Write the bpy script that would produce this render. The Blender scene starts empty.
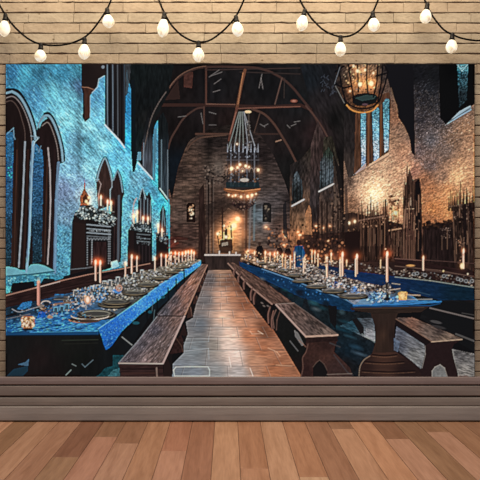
import bpy, bmesh, math, random
import numpy as np
import numpy as np, math
# ---------------------------------------------------------------- the picture printed on the cloth
PX0, PY0, PX1, PY1 = 5.8, 64.0, 474.5, 376.7      # outline of the cloth, picture units
S = 2.0
NW, NH = int((PX1-PX0)*S), int((PY1-PY0)*S)
gx = PX0 + (np.arange(NW)+0.5)*(PX1-PX0)/NW
gy = PY0 + (np.arange(NH)+0.5)*(PY1-PY0)/NH
X, Y = np.meshgrid(gx, gy)
X = X.astype(np.float32); Y = Y.astype(np.float32)
IMG = np.zeros((NH, NW, 3), np.float32)
IDS = np.zeros((NH, NW), np.int32)
MOTIFS = [('printed_hall', None)]
def motif(name, label=None):
    MOTIFS.append((name, label)); return len(MOTIFS)-1
rng = np.random.RandomState(11)
def vnoise(U, V, seed):
    r = np.random.RandomState(seed).rand(256, 256).astype(np.float32)
    iu = np.floor(U).astype(int); iv = np.floor(V).astype(int)
    fu = U-iu; fv = V-iv
    fu = fu*fu*(3-2*fu); fv = fv*fv*(3-2*fv)
    a = r[iv & 255, iu & 255]; b = r[iv & 255, (iu+1) & 255]
    c = r[(iv+1) & 255, iu & 255]; d = r[(iv+1) & 255, (iu+1) & 255]
    return (a*(1-fu)+b*fu)*(1-fv)+(c*(1-fu)+d*fu)*fv - 0.5
def noise(su, sv, ang=0, seed=1):
    a = math.radians(ang); c, s = math.cos(a), math.sin(a)
    return vnoise((X*c+Y*s)/su+300, (-X*s+Y*c)/sv+300, seed)
def col(c): return np.array(c, np.float32)
def box(x0, y0, x1, y1):
    i0 = max(0, int((x0-PX0)*S)-1); i1 = min(NW, int((x1-PX0)*S)+2)
    j0 = max(0, int((y0-PY0)*S)-1); j1 = min(NH, int((y1-PY0)*S)+2)
    return (slice(j0, max(j0, j1)), slice(i0, max(i0, i1)))
def pmask(P):
    xs = [p[0] for p in P]; ys = [p[1] for p in P]
    b = box(min(xs), min(ys), max(xs), max(ys))
    x, y = X[b], Y[b]; m = np.zeros(x.shape, bool)
    n = len(P)
    for i in range(n):
        x0, y0 = P[i]; x1, y1 = P[(i+1) % n]
        if y0 == y1: continue
        t = (y0 > y) != (y1 > y)
        m ^= t & (x < (x1-x0)*(y-y0)/(y1-y0)+x0)
    return b, m
def put(b, a, c, i=0):
    """blend colour c over the box b with coverage a"""
    if a.size == 0: return
    IMG[b] = IMG[b]*(1-a[..., None]) + c*a[..., None]
    if i: IDS[b][a > 0.45] = i
def poly(P, c, a=1.0, i=0, tex=0, ts=(2, 2), ta=0, seed=3):
    b, m = pmask(P)
    c = col(c)
    if tex:
        n = noise_b(b, ts, ta, seed)
        c = c*(1+tex*n[..., None]*2)
    put(b, m.astype(np.float32)*a, c, i)
def noise_b(b, ts, ta, seed):
    a = math.radians(ta); cc, ss = math.cos(a), math.sin(a)
    x, y = X[b], Y[b]
    f = lambda k, sd: vnoise((x*cc+y*ss)/ts[0]*k+300, (-x*ss+y*cc)/ts[1]*k+300, sd)
    return 0.65*f(1, seed)+0.35*f(2.1, seed+1)
def grad(P, stops, i=0, tex=0, ts=(2, 2), ta=0, seed=3, pw=2.0, a=1.0, con=1.0):
    """fill a polygon with colours spread from points (x, y, r, g, b)"""
    b, m = pmask(P)
    x, y = X[b], Y[b]
    acc = np.zeros(x.shape+(3,), np.float32); w = np.zeros(x.shape, np.float32)
    for (sx, sy, r, g, bl) in stops:
        k = 1/((x-sx)**2+(y-sy)**2+9)**(pw/2*1.2)
        acc += k[..., None]*col((r, g, bl)); w += k
    c = acc/w[..., None]
    if tex: c = c*(1+tex*noise_b(b, ts, ta, seed)[..., None]*2)
    put(b, m.astype(np.float32)*a, c, i)
def line(pts, w, c, a=1.0, i=0, w2=None):
    pts = list(pts); n = len(pts)-1
    c = col(c)
    for k in range(n):
        (x0, y0), (x1, y1) = pts[k], pts[k+1]
        wa = w if w2 is None else w+(w2-w)*k/n
        wb = w if w2 is None else w+(w2-w)*(k+1)/n
        r = max(wa, wb)/2+1
        b = box(min(x0, x1)-r, min(y0, y1)-r, max(x0, x1)+r, max(y0, y1)+r)
        x, y = X[b], Y[b]
        if x.size == 0: continue
        dx, dy = x1-x0, y1-y0; L = dx*dx+dy*dy+1e-6
        t = np.clip(((x-x0)*dx+(y-y0)*dy)/L, 0, 1)
        d = np.hypot(x-x0-t*dx, y-y0-t*dy)
        hw = (wa+(wb-wa)*t)/2
        put(b, np.clip((hw-d)/0.5+0.5, 0, 1)*a, c, i)
def arc(cx, cy, rx, ry, a0, a1, n=14):
    return [(cx+rx*math.cos(math.radians(a0+(a1-a0)*k/n)), cy-ry*math.sin(math.radians(a0+(a1-a0)*k/n))) for k in range(n+1)]
def spline(pts, n=6):
    out = []
    P = [pts[0]]+list(pts)+[pts[-1]]
    for k in range(1, len(P)-2):
        p0, p1, p2, p3 = P[k-1], P[k], P[k+1], P[k+2]
        for j in range(n):
            t = j/n
            out.append(tuple(0.5*(2*p1[q]+(p2[q]-p0[q])*t+(2*p0[q]-5*p1[q]+4*p2[q]-p3[q])*t*t+(3*p1[q]-p0[q]-3*p2[q]+p3[q])*t**3) for q in (0, 1)))
    out.append(tuple(pts[-1])); return out
def ell(cx, cy, rx, ry, c, a=1.0, i=0, soft=0.5, rot=0):
    r = max(rx, ry)+1
    b = box(cx-r, cy-r, cx+r, cy+r); x, y = X[b]-cx, Y[b]-cy
    if x.size == 0: return
    if rot:
        q = math.radians(rot); x, y = x*math.cos(q)+y*math.sin(q), -x*math.sin(q)+y*math.cos(q)
    d = np.sqrt((x/rx)**2+(y/ry)**2)
    put(b, np.clip((1-d)*min(rx, ry)/soft+0.5, 0, 1)*a, col(c), i)
def glow(cx, cy, r, c, s=1.0, ry=None):
    ry = ry or r
    b = box(cx-3*r, cy-3*ry, cx+3*r, cy+3*ry); x, y = X[b]-cx, Y[b]-cy
    k = np.exp(-((x/r)**2+(y/ry)**2))*s
    IMG[b] += k[..., None]*col(c)
def shade(cx, cy, r, s, ry=None):
    ry = ry or r
    b = box(cx-3*r, cy-3*ry, cx+3*r, cy+3*ry); x, y = X[b]-cx, Y[b]-cy
    IMG[b] *= (1-s*np.exp(-((x/r)**2+(y/ry)**2)))[..., None]
def specks(P, n, cols, r=(0.4, 1.0), a=(0.5, 1), seed=5, flat=1.0, rot=0):
    R = np.random.RandomState(seed)
    xs = [p[0] for p in P]; ys = [p[1] for p in P]
    k = 0; tries = 0
    while k < n and tries < n*20:
        tries += 1
        x = R.uniform(min(xs), max(xs)); y = R.uniform(min(ys), max(ys))
        ins = False
        for q in range(len(P)):
            (x0, y0), (x1, y1) = P[q], P[(q+1) % len(P)]
            if (y0 > y) != (y1 > y) and x < (x1-x0)*(y-y0)/(y1-y0)+x0: ins = not ins
        if not ins: continue
        k += 1
        rr = R.uniform(*r)
        ell(x, y, rr, rr*flat, cols[R.randint(len(cols))], R.uniform(*a), soft=0.6, rot=rot+R.uniform(-25, 25))
def candle(x, y0, y1, w=1.6, c=(214, 150, 126), flame=1.0, g=1.0, label=None):
    i = motif('printed_candle', label)
    if flame:
        glow(x, y0-1, 4.2*g, (150, 60, 22), 0.75*flame)
    line([(x, y0+0.5), (x, y1)], w, c, 1, i)
    line([(x-w*0.25, y0+0.5), (x-w*0.25, y1)], w*0.35, tuple(min(255, v*1.18) for v in c), 0.7, i)
    line([(x+w*0.4, y0+1.5), (x+w*0.4, y1)], w*0.3, tuple(v*0.5 for v in c), 0.7, i)
    if flame:
        ell(x, y0-1.0, 0.9*max(0.8, w/1.7), 1.9*max(0.8, w/1.7), (255, 226, 170), flame, i, soft=0.9)
        glow(x, y0-0.6, 1.6, (120, 70, 30), 0.6*flame)

def paint():
    BG = (20, 19, 21)
    poly([(0, 60), (480, 60), (480, 380), (0, 380)], BG)
    # ---------------- far wall
    i = motif('printed_stone_wall', 'dim brown far stone wall of the pictured hall')
    grad([(168, 262), (168, 190), (180, 160), (190, 140), (205, 128), (230, 122), (258, 126), (272, 150), (284, 180), (292, 205), (300, 225), (300, 262)],
         [(180, 170, 50, 38, 34), (190, 160, 74, 56, 47), (188, 190, 88, 68, 57), (180, 215, 84, 66, 58), (190, 235, 70, 50, 44), (215, 140, 40, 32, 31), (217, 168, 88, 74, 66), (200, 200, 62, 45, 39),
          (215, 215, 50, 36, 30), (228, 240, 150, 100, 62), (240, 215, 80, 56, 44), (262, 155, 38, 30, 30), (268, 180, 66, 54, 50), (275, 200, 70, 62, 62), (258, 215, 84, 96, 104), (280, 225, 84, 62, 54), (295, 235, 76, 54, 45), (172, 245, 60, 34, 28), (290, 200, 40, 33, 33)],
         i, tex=0.42, ts=(5, 1.4), seed=21)
    b, m = pmask([(168, 262), (172, 190), (190, 138), (262, 130), (292, 205), (300, 262)])
    y = Y[b]; x = X[b]
    row = np.floor(y/3.1); fy = y/3.1-row; fx = (x/6.5+0.5*(row % 2)) % 1
    IMG[b] *= (1-0.13*(m & ((fy < 0.22) | (fx < 0.1))))[..., None]
    shade(235, 128, 34, .35, 12); shade(250, 165, 6, .3, 22); shade(209, 150, 4, .35, 30)
    # ---------------- roof
    i = motif('printed_timber_roof', 'dark timber roof of the pictured hall')
    grad([(120, 60), (420, 60), (414, 160), (330, 180), (300, 200), (286, 185), (272, 152), (258, 132), (232, 124), (205, 130), (188, 142), (178, 168), (172, 200), (158, 150), (130, 150)],
         [(140, 80, 20, 22, 23), (180, 90, 27, 22, 22), (216, 90, 26, 25, 27), (260, 85, 22, 22, 24), (300, 100, 22, 24, 26), (350, 100, 27, 26, 27), (230, 120, 34, 24, 23), (180, 130, 25, 20, 20), (178, 165, 16, 22, 29), (315, 105, 34, 31, 32), (320, 130, 42, 28, 28), (270, 140, 34, 27, 27), (370, 80, 24, 25, 32), (290, 170, 24, 23, 23)], i, tex=0.25, ts=(4, 8), seed=31)
    brown = (80, 52, 42)
    poly([(184, 72), (193, 72), (192, 88), (184, 87)], (72, 44, 38), 1, 0, 0.2)
    poly([(174, 86), (178, 80), (180, 99), (165, 100)], (48, 33, 30))
    # trusses: front, middle, back
    tb = motif('printed_roof_truss', 'brown arched roof truss of the pictured hall, nearest')
    line(spline([(138, 165), (144, 140), (151, 118), (158, 104), (166, 92), (178, 78), (192, 70), (206, 67), (240, 67), (262, 69), (280, 77), (292, 87), (302, 99), (312, 112), (320, 128), (328, 150)]), 2.2, (60, 42, 38), 1, tb)
    line(spline([(150, 120), (158, 104), (166, 92), (178, 77), (192, 69), (206, 66)]), 0.7, (104, 76, 62), 0.8)
    line([(206, 68), (206, 105)], 1.8, (72, 48, 41), 1, tb)
    line([(160, 105), (206, 105), (240, 106), (268, 107), (300, 105), (312, 110)], 3.0, (54, 35, 31), 1, tb)
    line([(206, 104), (235, 104.5)], 0.9, (92, 64, 54))
    line([(236, 108.5), (300, 106.5)], 1.2, (96, 62, 52))
    line([(240, 72), (300, 74)], 1.2, (44, 36, 35)); line([(205, 70), (300, 68)], 0.8, (54, 42, 40))
    tc = motif('printed_roof_truss', 'brown arched roof truss of the pictured hall, farther')
    line(spline([(167, 152), (171, 139), (176, 130), (184, 118), (196, 109), (204, 107.5)]), 1.7, (64, 45, 40), 1, tc)
    line(spline([(252, 109), (264, 114), (274, 124), (283, 138), (290, 150), (298, 166)]), 2.0, (72, 50, 43), 1, tc)
    line([(281, 140), (276, 141.5)], 1.2, (120, 92, 76), 1, tc)
    line([(204, 107), (204, 134)], 1.6, (70, 48, 42), 1, tc)
    line([(196, 134), (228, 134)], 2, (72, 50, 42), 1, tc)
    line([(256, 134), (278, 134)], 1.6, (56, 40, 36), 1, tc)
    line(spline([(187, 150), (192, 143), (200, 138), (210, 136.5), (226, 135)]), 1.4, (76, 55, 46), 1, tc)
    line([(282, 78), (275, 104)], 1.3, (74, 56, 50), 1, tb); line([(284.5, 78), (284, 98)], 0.8, (50, 42, 40))
    line([(260, 113), (254, 133)], 1.0, (66, 50, 44))
    line([(245, 70), (241.5, 84), (237, 108)], 2.8, (92, 58, 42), 1, tb)
    line([(243, 73), (238, 104)], 1.0, (146, 98, 66), 0.8)
    line([(237, 108), (229, 140)], 2.3, (86, 52, 43), 1, tc); line([(236, 112), (230, 134)], 0.8, (140, 94, 78), 0.7)
    ell(294, 101, 3.6, 1.8, (104, 60, 48)); ell(294, 101, 2.0, .9, (150, 100, 84))
    for (x0, y0, x1, y1) in [(209, 77, 219, 70), (211, 76, 222, 72), (214, 84, 221, 79), (213, 92, 220, 90), (186, 116, 178, 117), (201, 113, 203, 124), (209, 112, 216, 114), (262, 74, 259, 88), (261, 78, 263, 89), (260, 124, 265, 127), (264, 126, 268, 124), (287, 125, 290, 128), (291, 126, 296, 124), (209, 125, 216, 125), (162, 77, 160, 83), (294, 122, 300, 121), (152, 90, 153, 98)]:
        line([(x0, y0), (x1, y1)], 0.6, (104, 98, 96), 0.8)
    # dark posts and slopes right of the roof
    grad([(300, 64), (352, 64), (352, 190), (346, 205), (338, 170), (326, 140), (312, 110)],
         [(310, 80, 24, 28, 33), (325, 100, 36, 32, 34), (318, 130, 54, 38, 38), (335, 120, 22, 21, 21), (345, 160, 20, 18, 18), (348, 120, 36, 33, 32)], 0, 0.3, (2, 7), -20, 41)
    for k in range(26):
        xx = 322+rng.rand()*14; yy = 74+rng.rand()*20
        line([(xx, yy), (xx+rng.uniform(-3, 3), yy+rng.uniform(1, 3))], 0.5, (70, 76, 88), 0.6)
    line(spline([(306, 106), (316, 118), (326, 134), (334, 152)]), 1.6, (74, 52, 46))
    ell(317, 140, 2.6, 9, (84, 38, 38), .6, soft=3)
    # ---------------- right side walls, far bays
    i = motif('printed_stone_wall', 'right stone wall of the pictured hall, shadowed far bays')
    grad([(290, 262), (290, 165), (302, 158), (318, 138), (332, 136), (338, 160), (346, 205), (352, 262)],
         [(296, 170, 34, 30, 30), (305, 200, 78, 58, 46), (308, 225, 130, 92, 62), (314, 180, 52, 42, 40), (316, 215, 60, 46, 42), (325, 150, 46, 42, 34), (330, 195, 52, 42, 40), (340, 200, 80, 62, 52), (300, 240, 120, 76, 50), (330, 240, 62, 44, 38)], i, 0.45, (1.6, 4), 5, 51)
    grad([(311, 145), (318, 120), (324, 136), (320, 185), (318, 262), (308, 262)], [(315, 150, 58, 44, 42), (316, 200, 50, 42, 42), (315, 240, 46, 32, 28)], 0, 0.5, (1.5, 6), 0, 52)
    # windows three and two of the right wall
    for (P, sill, bars, lab) in [
        ([(291.5, 205), (292.5, 180), (295, 174), (297, 171), (299.5, 176), (302, 181), (303, 199)], [(292, 206), (304, 199.5)], [293.5, 296.8, 300.2], 'narrow grey window in the right wall of the pictured hall, farthest'),
        ([(319.5, 190), (320.5, 162), (324, 153), (328, 147), (331.5, 151), (333, 156), (333.5, 183)], [(319, 191.5), (333.5, 184)], [321.5, 325.5, 329.5], 'narrow grey window in the right wall of the pictured hall, middle one')]:
        w = motif('printed_window', lab)
        grad(P, [(P[0][0]+2, 195, 30, 33, 34), (P[0][0]+3, 165, 58, 62, 66), (P[3][0], 150, 40, 48, 40), (P[0][0]+11, 175, 66, 74, 80)], w, 0.5, (0.9, 2.0), 10, 61)
        for q in bars: line([(q, sill[0][1]-3-(q-sill[0][0])*0.5), (q, P[3][1]+6)], 0.9, (26, 22, 22))
        line(sill, 1.6, (165, 160, 156)); 
    line([(334, 185), (336, 205)], 1.6, (90, 72, 60), .7)
    poly([(330, 140), (336, 160), (345, 178), (346, 210), (340, 205), (336, 170)], (24, 20, 20), .8)
    # ---------------- right wall, lit bay
    i = motif('printed_stone_wall', 'candle lit right stone wall of the pictured hall')
    grad([(344, 262), (344, 64), (474.5, 64), (474.5, 262)],
         [(348, 110, 40, 37, 37), (352, 150, 66, 54, 50), (350, 180, 84, 64, 54), (350, 205, 120, 84, 62), (358, 178, 168, 132, 106), (366, 190, 206, 158, 122), (374, 194, 246, 200, 156), (380, 180, 216, 168, 130), (385, 165, 184, 142, 110), (392, 140, 140, 104, 80), (396, 118, 122, 82, 60), (404, 130, 130, 98, 78), (405, 150, 170, 120, 90), (400, 172, 196, 146, 110), (396, 195, 206, 156, 116), (390, 210, 184, 128, 94), (407, 168, 214, 150, 112), (413, 172, 150, 100, 82),
          (418, 150, 84, 68, 66), (430, 140, 82, 76, 78), (420, 120, 48, 44, 48), (430, 90, 30, 31, 35), (418, 75, 24, 24, 28), (422, 100, 36, 34, 37), (435, 104, 38, 37, 40), (418, 132, 58, 50, 50), (440, 118, 54, 50, 52), (435, 75, 24, 25, 28), (430, 165, 96, 76, 70), (445, 150, 104, 84, 74), (455, 140, 120, 90, 70), (466, 130, 154, 112, 82), (470, 150, 178, 130, 96), (462, 165, 196, 142, 102), (455, 178, 216, 158, 112), (468, 190, 190, 130, 90), (448, 190, 186, 122, 78), (430, 190, 158, 100, 64), (424, 180, 142, 92, 64), (434, 208, 176, 108, 62), (448, 212, 186, 120, 72), (428, 222, 148, 92, 58), (442, 175, 140, 104, 82), (444, 232, 90, 50, 36)],
         i, 0.30, (2.6, 1.1), -28, 71, pw=2.6)
    b, m = pmask([(346, 240), (346, 90), (474, 90), (474, 240)])
    n = noise_b(b, (1.1, 0.9), -28, 77); n2 = noise_b(b, (1.4, 1.0), 10, 79)
    IMG[b] *= (1+m*(0.42*n+0.3*n2))[..., None]
    n = noise_b(b, (0.8, 0.8), 0, 83)
    IMG[b] += (m*(n > 0.22)*26.)[..., None]*col((1, .86, .72))
    b, m = pmask([(412, 128), (440, 112), (474, 104), (474, 120), (455, 145), (436, 172), (414, 165)])
    n = noise_b(b, (0.9, 0.8), -20, 87); IMG[b] += (m*np.clip(n-0.1, 0, 1)*190.)[..., None]*col((.9, .86, .9))
    b, m = pmask([(414, 120), (414, 85), (430, 76), (438, 90), (438, 112)])
    n = noise_b(b, (2.4, 0.8), -35, 89); IMG[b] += (m*np.clip(n-.08, 0, 1)*110.)[..., None]*col((.9, .92, 1))
    grad([(344, 64), (362, 64), (362, 160), (355, 176), (348, 178), (344, 160)], [(350, 90, 24, 24, 26), (352, 140, 38, 33, 33), (348, 165, 56, 46, 42)], 0, 0.3, (1.5, 5), 0, 91)
    # triple window
    poly([(354, 174), (356, 104), (364, 100), (389, 92), (391, 100), (389, 152)], (78, 50, 36), 1, 0, 0.3, (1.5, 8), 3, 93)
    for (P, lab) in [([(360.4, 112), (363, 105), (366.2, 111), (366, 164), (361, 168)], 'leftmost'), ([(371.6, 112), (375, 103), (379.4, 110), (379.5, 157), (373.5, 163)], 'middle'), ([(382.6, 104), (386, 98), (389.6, 100), (389, 149), (384, 153)], 'rightmost')]:
        w = motif('printed_window_light', lab+' blue leaded light of the large right window in the picture')
        grad(P, [(P[0][0]+3, 110, 64, 110, 124), (P[0][0]+2, 130, 92, 150, 180), (P[0][0]+4, 150, 150, 176, 190), (P[0][0]+3, 160, 118, 150, 190)], w, 0.9, (1.2, 0.7), 35, 95)
        line([P[0], P[-1]], 0.9, (30, 24, 26)); line([P[2], P[3]], 0.8, (40, 28, 24))
    line([(369, 108), (368, 168)], 1.6, (120, 74, 46), .7); line([(381.3, 105), (380.5, 158)], 1.4, (112, 68, 42), .7)
    s = motif('printed_window_sill', 'pale sloping sill of the large right window in the picture')
    poly([(353.5, 175), (362, 167), (366, 163), (365.5, 168)], (160, 136, 130), 1, s)
    poly([(367, 168), (373, 162), (389, 152.5), (389, 154.5), (375, 165)], (196, 156, 124), 1, s)
    line([(354, 176), (389, 155.5)], 0.9, (112, 82, 66), .8)
    # buttress and dark post
    pst = motif('printed_wall_post', 'black timber post against the right wall of the picture')
    poly([(384, 64), (413, 64), (414.5, 110), (415, 156), (411.5, 153), (409.5, 138), (404, 126), (398, 117), (397, 106), (390, 88)], (23, 22, 26), 1, pst)
    line([(391, 88), (398, 112)], .8, (120, 92, 70), .7)
    # upper right window
    poly([(439, 64), (474.5, 64), (474.5, 104), (461, 114), (446, 125), (440, 118)], (17, 17, 18))
    w = motif('printed_window', 'dark upper window with a cyan tip, right wall of the picture')
    grad([(457.5, 64), (468, 64), (467, 100), (459, 108)], [(462, 66, 110, 190, 200), (458, 72, 30, 80, 96), (464, 76, 36, 52, 58), (462, 95, 26, 34, 38)], w, 1.1, (1.2, 0.8), -35, 99)
    line([(457, 64), (462, 71), (468, 64)], 0.9, (150, 214, 220), .9)
    s = motif('printed_window_sill', 'white sill of the dark upper window in the picture')
    poly([(445, 125.5), (460, 111), (470.5, 105.5), (471.5, 110)], (142, 164, 176), 1, s)
    for q in (0.3, 0.62): line([(449, 123-q*3), (471, 106+q*4)], 0.6, (60, 66, 72), .8)
    # ---------------- tall spires and screens on the right wall
    grad([(344, 262), (344, 214), (352, 212), (402, 224), (424, 226), (474.5, 218), (474.5, 292), (400, 262)],
         [(350, 235, 52, 36, 30), (358, 250, 40, 24, 22), (380, 250, 46, 30, 26), (410, 250, 52, 32, 27), (430, 240, 32, 24, 24), (440, 260, 40, 26, 24), (465, 250, 44, 30, 26), (465, 280, 34, 23, 22), (400, 262, 50, 30, 24)], 0, 0.35, (1.3, 8), 0, 101)
    sc = motif('printed_carved_screen', 'row of carved spiked choir stalls on the right wall of the picture')
    poly([(359, 262), (359, 219), (386, 213), (387, 258)], (50, 33, 27), 1, sc, 0.6, (0.9, 9), 0, 103)
    for k, x in enumerate(np.arange(358.5, 388, 3.1)):
        h = [14, 22, 12, 18, 25, 15, 20, 13, 22, 16][k % 10]
        line([(x, 222), (x, 222-h)], 1.7, (62, 40, 32), 1, sc, w2=0.5)
        line([(x-.4, 222), (x-.4, 222-h*.7)], .5, (128, 88, 66), .7)
        line([(x+1.5, 222), (x+1.5, 222-h*.45)], 1, (50, 32, 26), 1, sc)
    line([(359, 220.5), (388, 215.5)], 1.5, (116, 84, 68), 1, sc)
    for x in np.arange(361, 387, 2.4): line([(x, 222), (x, 246)], .5, (128, 88, 66), .5); 
    for x in (366, 376.3, 382): line([(x, 222), (x, 256)], 2.2, (26, 17, 16), .8, sc)
    line([(385.5, 200), (386, 254)], 1.6, (40, 26, 22), 1, sc); line([(384.6, 202), (385, 250)], .5, (140, 100, 76), .7)
    specks([(389, 196), (399, 196), (399, 232), (389, 232)], 46, [(70, 42, 30), (96, 62, 42), (44, 28, 22)], (0.6, 1.5), seed=8)
    line([(389, 230.5), (401, 228.5)], 1.4, (150, 112, 84))
    poly([(389, 231), (402, 229), (402, 262), (389, 260)], (50, 32, 26), 1, sc, 0.8, (1, 3), 0, 105)
    for x in (391, 394, 397): line([(x, 233), (x, 256)], .6, (126, 92, 70), .6)
    ell(395.5, 213, 1.8, 2.3, (255, 210, 140), 1, soft=1.5); glow(395, 212, 6, (90, 50, 20), 0.8)
    sp = motif('printed_carved_spire', 'tall carved wooden spire on the right wall of the picture')
    poly([(402, 262), (403, 208), (405, 188), (409.5, 168), (413, 180), (419, 178), (421, 184), (424, 262)], (66, 44, 36), 1, sp, 0.5, (1.0, 8), 0, 107)
    poly([(415, 182), (420, 178), (422, 262), (416, 262)], (25, 19, 20), 1, sp)
    for (x, t) in [(404, 182), (406.5, 168), (409.5, 172), (412, 178), (414, 180)]:
        line([(x, 262), (x, t)], 1.0, (96, 66, 52), .8, sp, w2=.5); line([(x+.7, 258), (x+.6, t+10)], .5, (38, 24, 22), .9)
    line([(407.2, 166), (407, 190)], 1, (70, 44, 34), 1, sp)
    ell(410.5, 204, 1.3, 6.5, (176, 146, 122), .9); line([(407, 208.5), (413.5, 208.5)], 1.1, (170, 132, 104))
    poly([(407, 209), (413, 209), (414, 240), (406, 240)], (74, 46, 38), .6, 0, .6, (.9, 8))
    # paneling between and right stall
    pn = motif('printed_wall_panelling', 'dark wall panelling at the right of the picture')
    poly([(424, 226), (452, 224), (453, 262), (424, 262)], (38, 26, 25), 1, pn, 0.35, (1.5, 9), 0, 109)
    specks([(424, 222), (452, 220), (452, 228), (424, 229)], 60, [(36, 24, 22), (60, 38, 28), (28, 18, 18)], (0.8, 1.9), seed=12)
    specks([(440, 228), (451, 228), (450, 238), (440, 239)], 34, [(120, 96, 84), (80, 60, 52)], (0.3, .7), seed=13)
    for x in (431, 436.5, 442, 447): line([(x, 236), (x, 258)], .7, (24, 17, 18), .8)
    st = motif('printed_carved_screen', 'dark spiked choir stall at the right edge of the picture')
    poly([(452, 206), (474.5, 202), (474.5, 272), (455, 262)], (52, 36, 30), 1, st, 0.6, (1.3, 6), 0, 111)
    for k, x in enumerate([449, 452, 454.5, 457, 460.5, 463.5, 466.5, 469.5, 473]):
        h = [10, 14, 12, 18, 26, 16, 20, 12, 22][k]
        line([(x, 210), (x, 208-h)], 2.4, (42, 28, 24), 1, st, w2=.5); line([(x-.6, 208), (x-.5, 208-h*.6)], .5, (130, 96, 72), .6)
    line([(450, 206.5), (464, 204.5)], 1.4, (104, 78, 62)); 
    specks([(453, 208), (474, 204), (474, 222), (454, 222)], 70, [(140, 112, 92), (96, 70, 58), (26, 18, 18), (26, 18, 18)], (0.4, 1.0), seed=14)
    line([(453, 212), (455, 262)], 1.2, (92, 66, 52), .8); line([(464.5, 206), (466, 262)], 3.2, (30, 21, 21), .9); line([(468, 208), (469, 262)], .7, (84, 60, 48), .8)
    specks([(456, 236), (465, 236), (465, 246), (456, 246)], 24, [(120, 94, 78), (60, 42, 36)], (0.3, .8), seed=15)
    for k, x in enumerate(np.arange(359.4, 402, 1.55)):
        if rng.rand() < .75: line([(x, 220), (x+.2, 213-rng.rand()*11)], .8, (44, 28, 22), .85, w2=.4)
    for k in range(34):
        x = 345+rng.rand()*129; y = 226+rng.rand()*12; line([(x, y), (x, y+8+rng.rand()*16)], .7, [(22, 15, 15), (22, 15, 15), (104, 76, 60)][k % 3], .75)
    specks([(360, 222), (386, 217), (386, 226), (360, 230)], 60, [(150, 110, 84), (28, 18, 17), (84, 56, 42)], (.3, .8), seed=301)
    specks([(403, 190), (420, 190), (422, 236), (404, 236)], 70, [(128, 94, 74), (30, 20, 19), (90, 62, 50), (24, 17, 17)], (.3, .9), seed=302)
    for k in range(46):
        x = 403.5+rng.rand()*17; y = 176+rng.rand()*56; y = max(y, 172+abs(x-408)*2.2); line([(x, y), (x, y+5+rng.rand()*12)], .7, [(136, 98, 76), (26, 17, 17), (30, 20, 19), (84, 58, 46)][k % 4], .8)
    for k in range(50):
        x = 453+rng.rand()*21; y = 196+rng.rand()*50; line([(x, y), (x, y+4+rng.rand()*10)], .8, [(112, 82, 64), (24, 17, 17), (24, 17, 17), (28, 19, 18)][k % 4], .8)
    for k, x in enumerate(np.arange(450.5, 474, 1.7)): line([(x, 208), (x+.1, 190+(k*7 % 5)*2.2)], 1.0, (34, 23, 21), .9, w2=.4)
    for x, t in ((403.4, 190), (405, 178), (407.3, 163), (410, 172), (412.3, 176), (414.4, 182)): line([(x, 208), (x, t)], 1.2, (46, 30, 25), .9, w2=.4)
    # candle light behind the stalls
    for (x, y, r, s) in [(375, 192, 11, .8), (354, 221, 3.2, 1.0), (349, 223, 3, .7), (460, 176, 8, .35), (444, 200, 12, .25)]:
        glow(x, y, r, (110, 74, 44), s)
    for (x, y) in [(354.8, 221.5), (349.3, 223)]:
        ell(x, y, 1.2, 1.6, (255, 224, 170), 1, soft=1.2)
    line([(346, 186), (347, 236)], 3, (62, 46, 40), .7); line([(343, 180), (343, 240)], 2.2, (24, 18, 18), .8)
    specks([(347, 228), (358, 228), (358, 234), (347, 234)], 26, [(130, 92, 66), (60, 36, 26), (30, 20, 18)], (.4, .9), seed=16)
    poly([(344, 232), (360, 231), (360, 262), (344, 258)], (34, 21, 20), 1)
    # ---------------- far right lower crowd of lights
    poly([(300, 262), (300, 235), (345, 232), (345, 262)], (46, 29, 25), .8, 0, .5, (1.5, 3))
    specks([(268, 244), (268, 226), (318, 224), (345, 236), (345, 262), (300, 262)], 230, [(120, 74, 50), (70, 42, 32), (160, 104, 70), (36, 24, 22), (30, 20, 20), (24, 18, 18)], (0.5, 1.4), seed=17)
    for (x, y, r) in [(286, 236, 2.4), (300, 235, 2.2), (284, 232, 1.6), (266, 227, 1.6), (316, 226, 1.6), (298, 232, 1.3), (330, 226, 1.1), (323, 228, 1.2), (283.8, 245, 1.4), (328, 241, 1.)]:
        glow(x, y, r*1.9, (120, 66, 34), .9); ell(x, y, r*.7, r*.5, (255, 214, 164), .9, soft=1)
    poly([(307, 234), (305, 215), (309, 205), (311, 210), (312, 235)], (166, 110, 72), .75, 0, .3)
    poly([(283, 234), (283, 205), (286, 200), (288, 240)], (28, 26, 30), .8)
    for x in (318, 322, 327, 333, 338, 341): line([(x, 238), (x, 196+(x % 5)*3)], 1.6, (36, 24, 22), .8)
    specks([(330, 190), (345, 186), (345, 232), (330, 232)], 50, [(110, 84, 68), (30, 22, 22), (30, 22, 22), (70, 50, 40)], (.4, 1.2), seed=18)
    # ---------------- far wall furniture
    pl = motif('printed_carved_screen', 'tall dark screen at the far end of the picture')
    poly([(198, 262), (199, 190), (204, 183), (206, 250), (206, 262)], (42, 28, 25), 1, pl, .4, (1, 8))
    for x in (207, 210, 213.5): line([(x, 256), (x, 176)], 1.3, (84, 72, 66), .55, pl, w2=.9)
    line([(208.5, 256), (208.5, 180)], 1.4, (20, 16, 17), .9, pl); line([(212, 256), (212, 180)], 1.2, (20, 16, 17), .9, pl)
    line([(200, 176), (228, 184)], 1.4, (60, 48, 44), .7)
    specks([(203, 165), (228, 165), (228, 184), (206, 184)], 90, [(104, 88, 78), (30, 25, 25), (66, 54, 50), (30, 25, 25)], (.4, 1.3), seed=19)
    ell(219, 168, 4.5, 7, (96, 84, 76), .6, soft=3)
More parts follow.
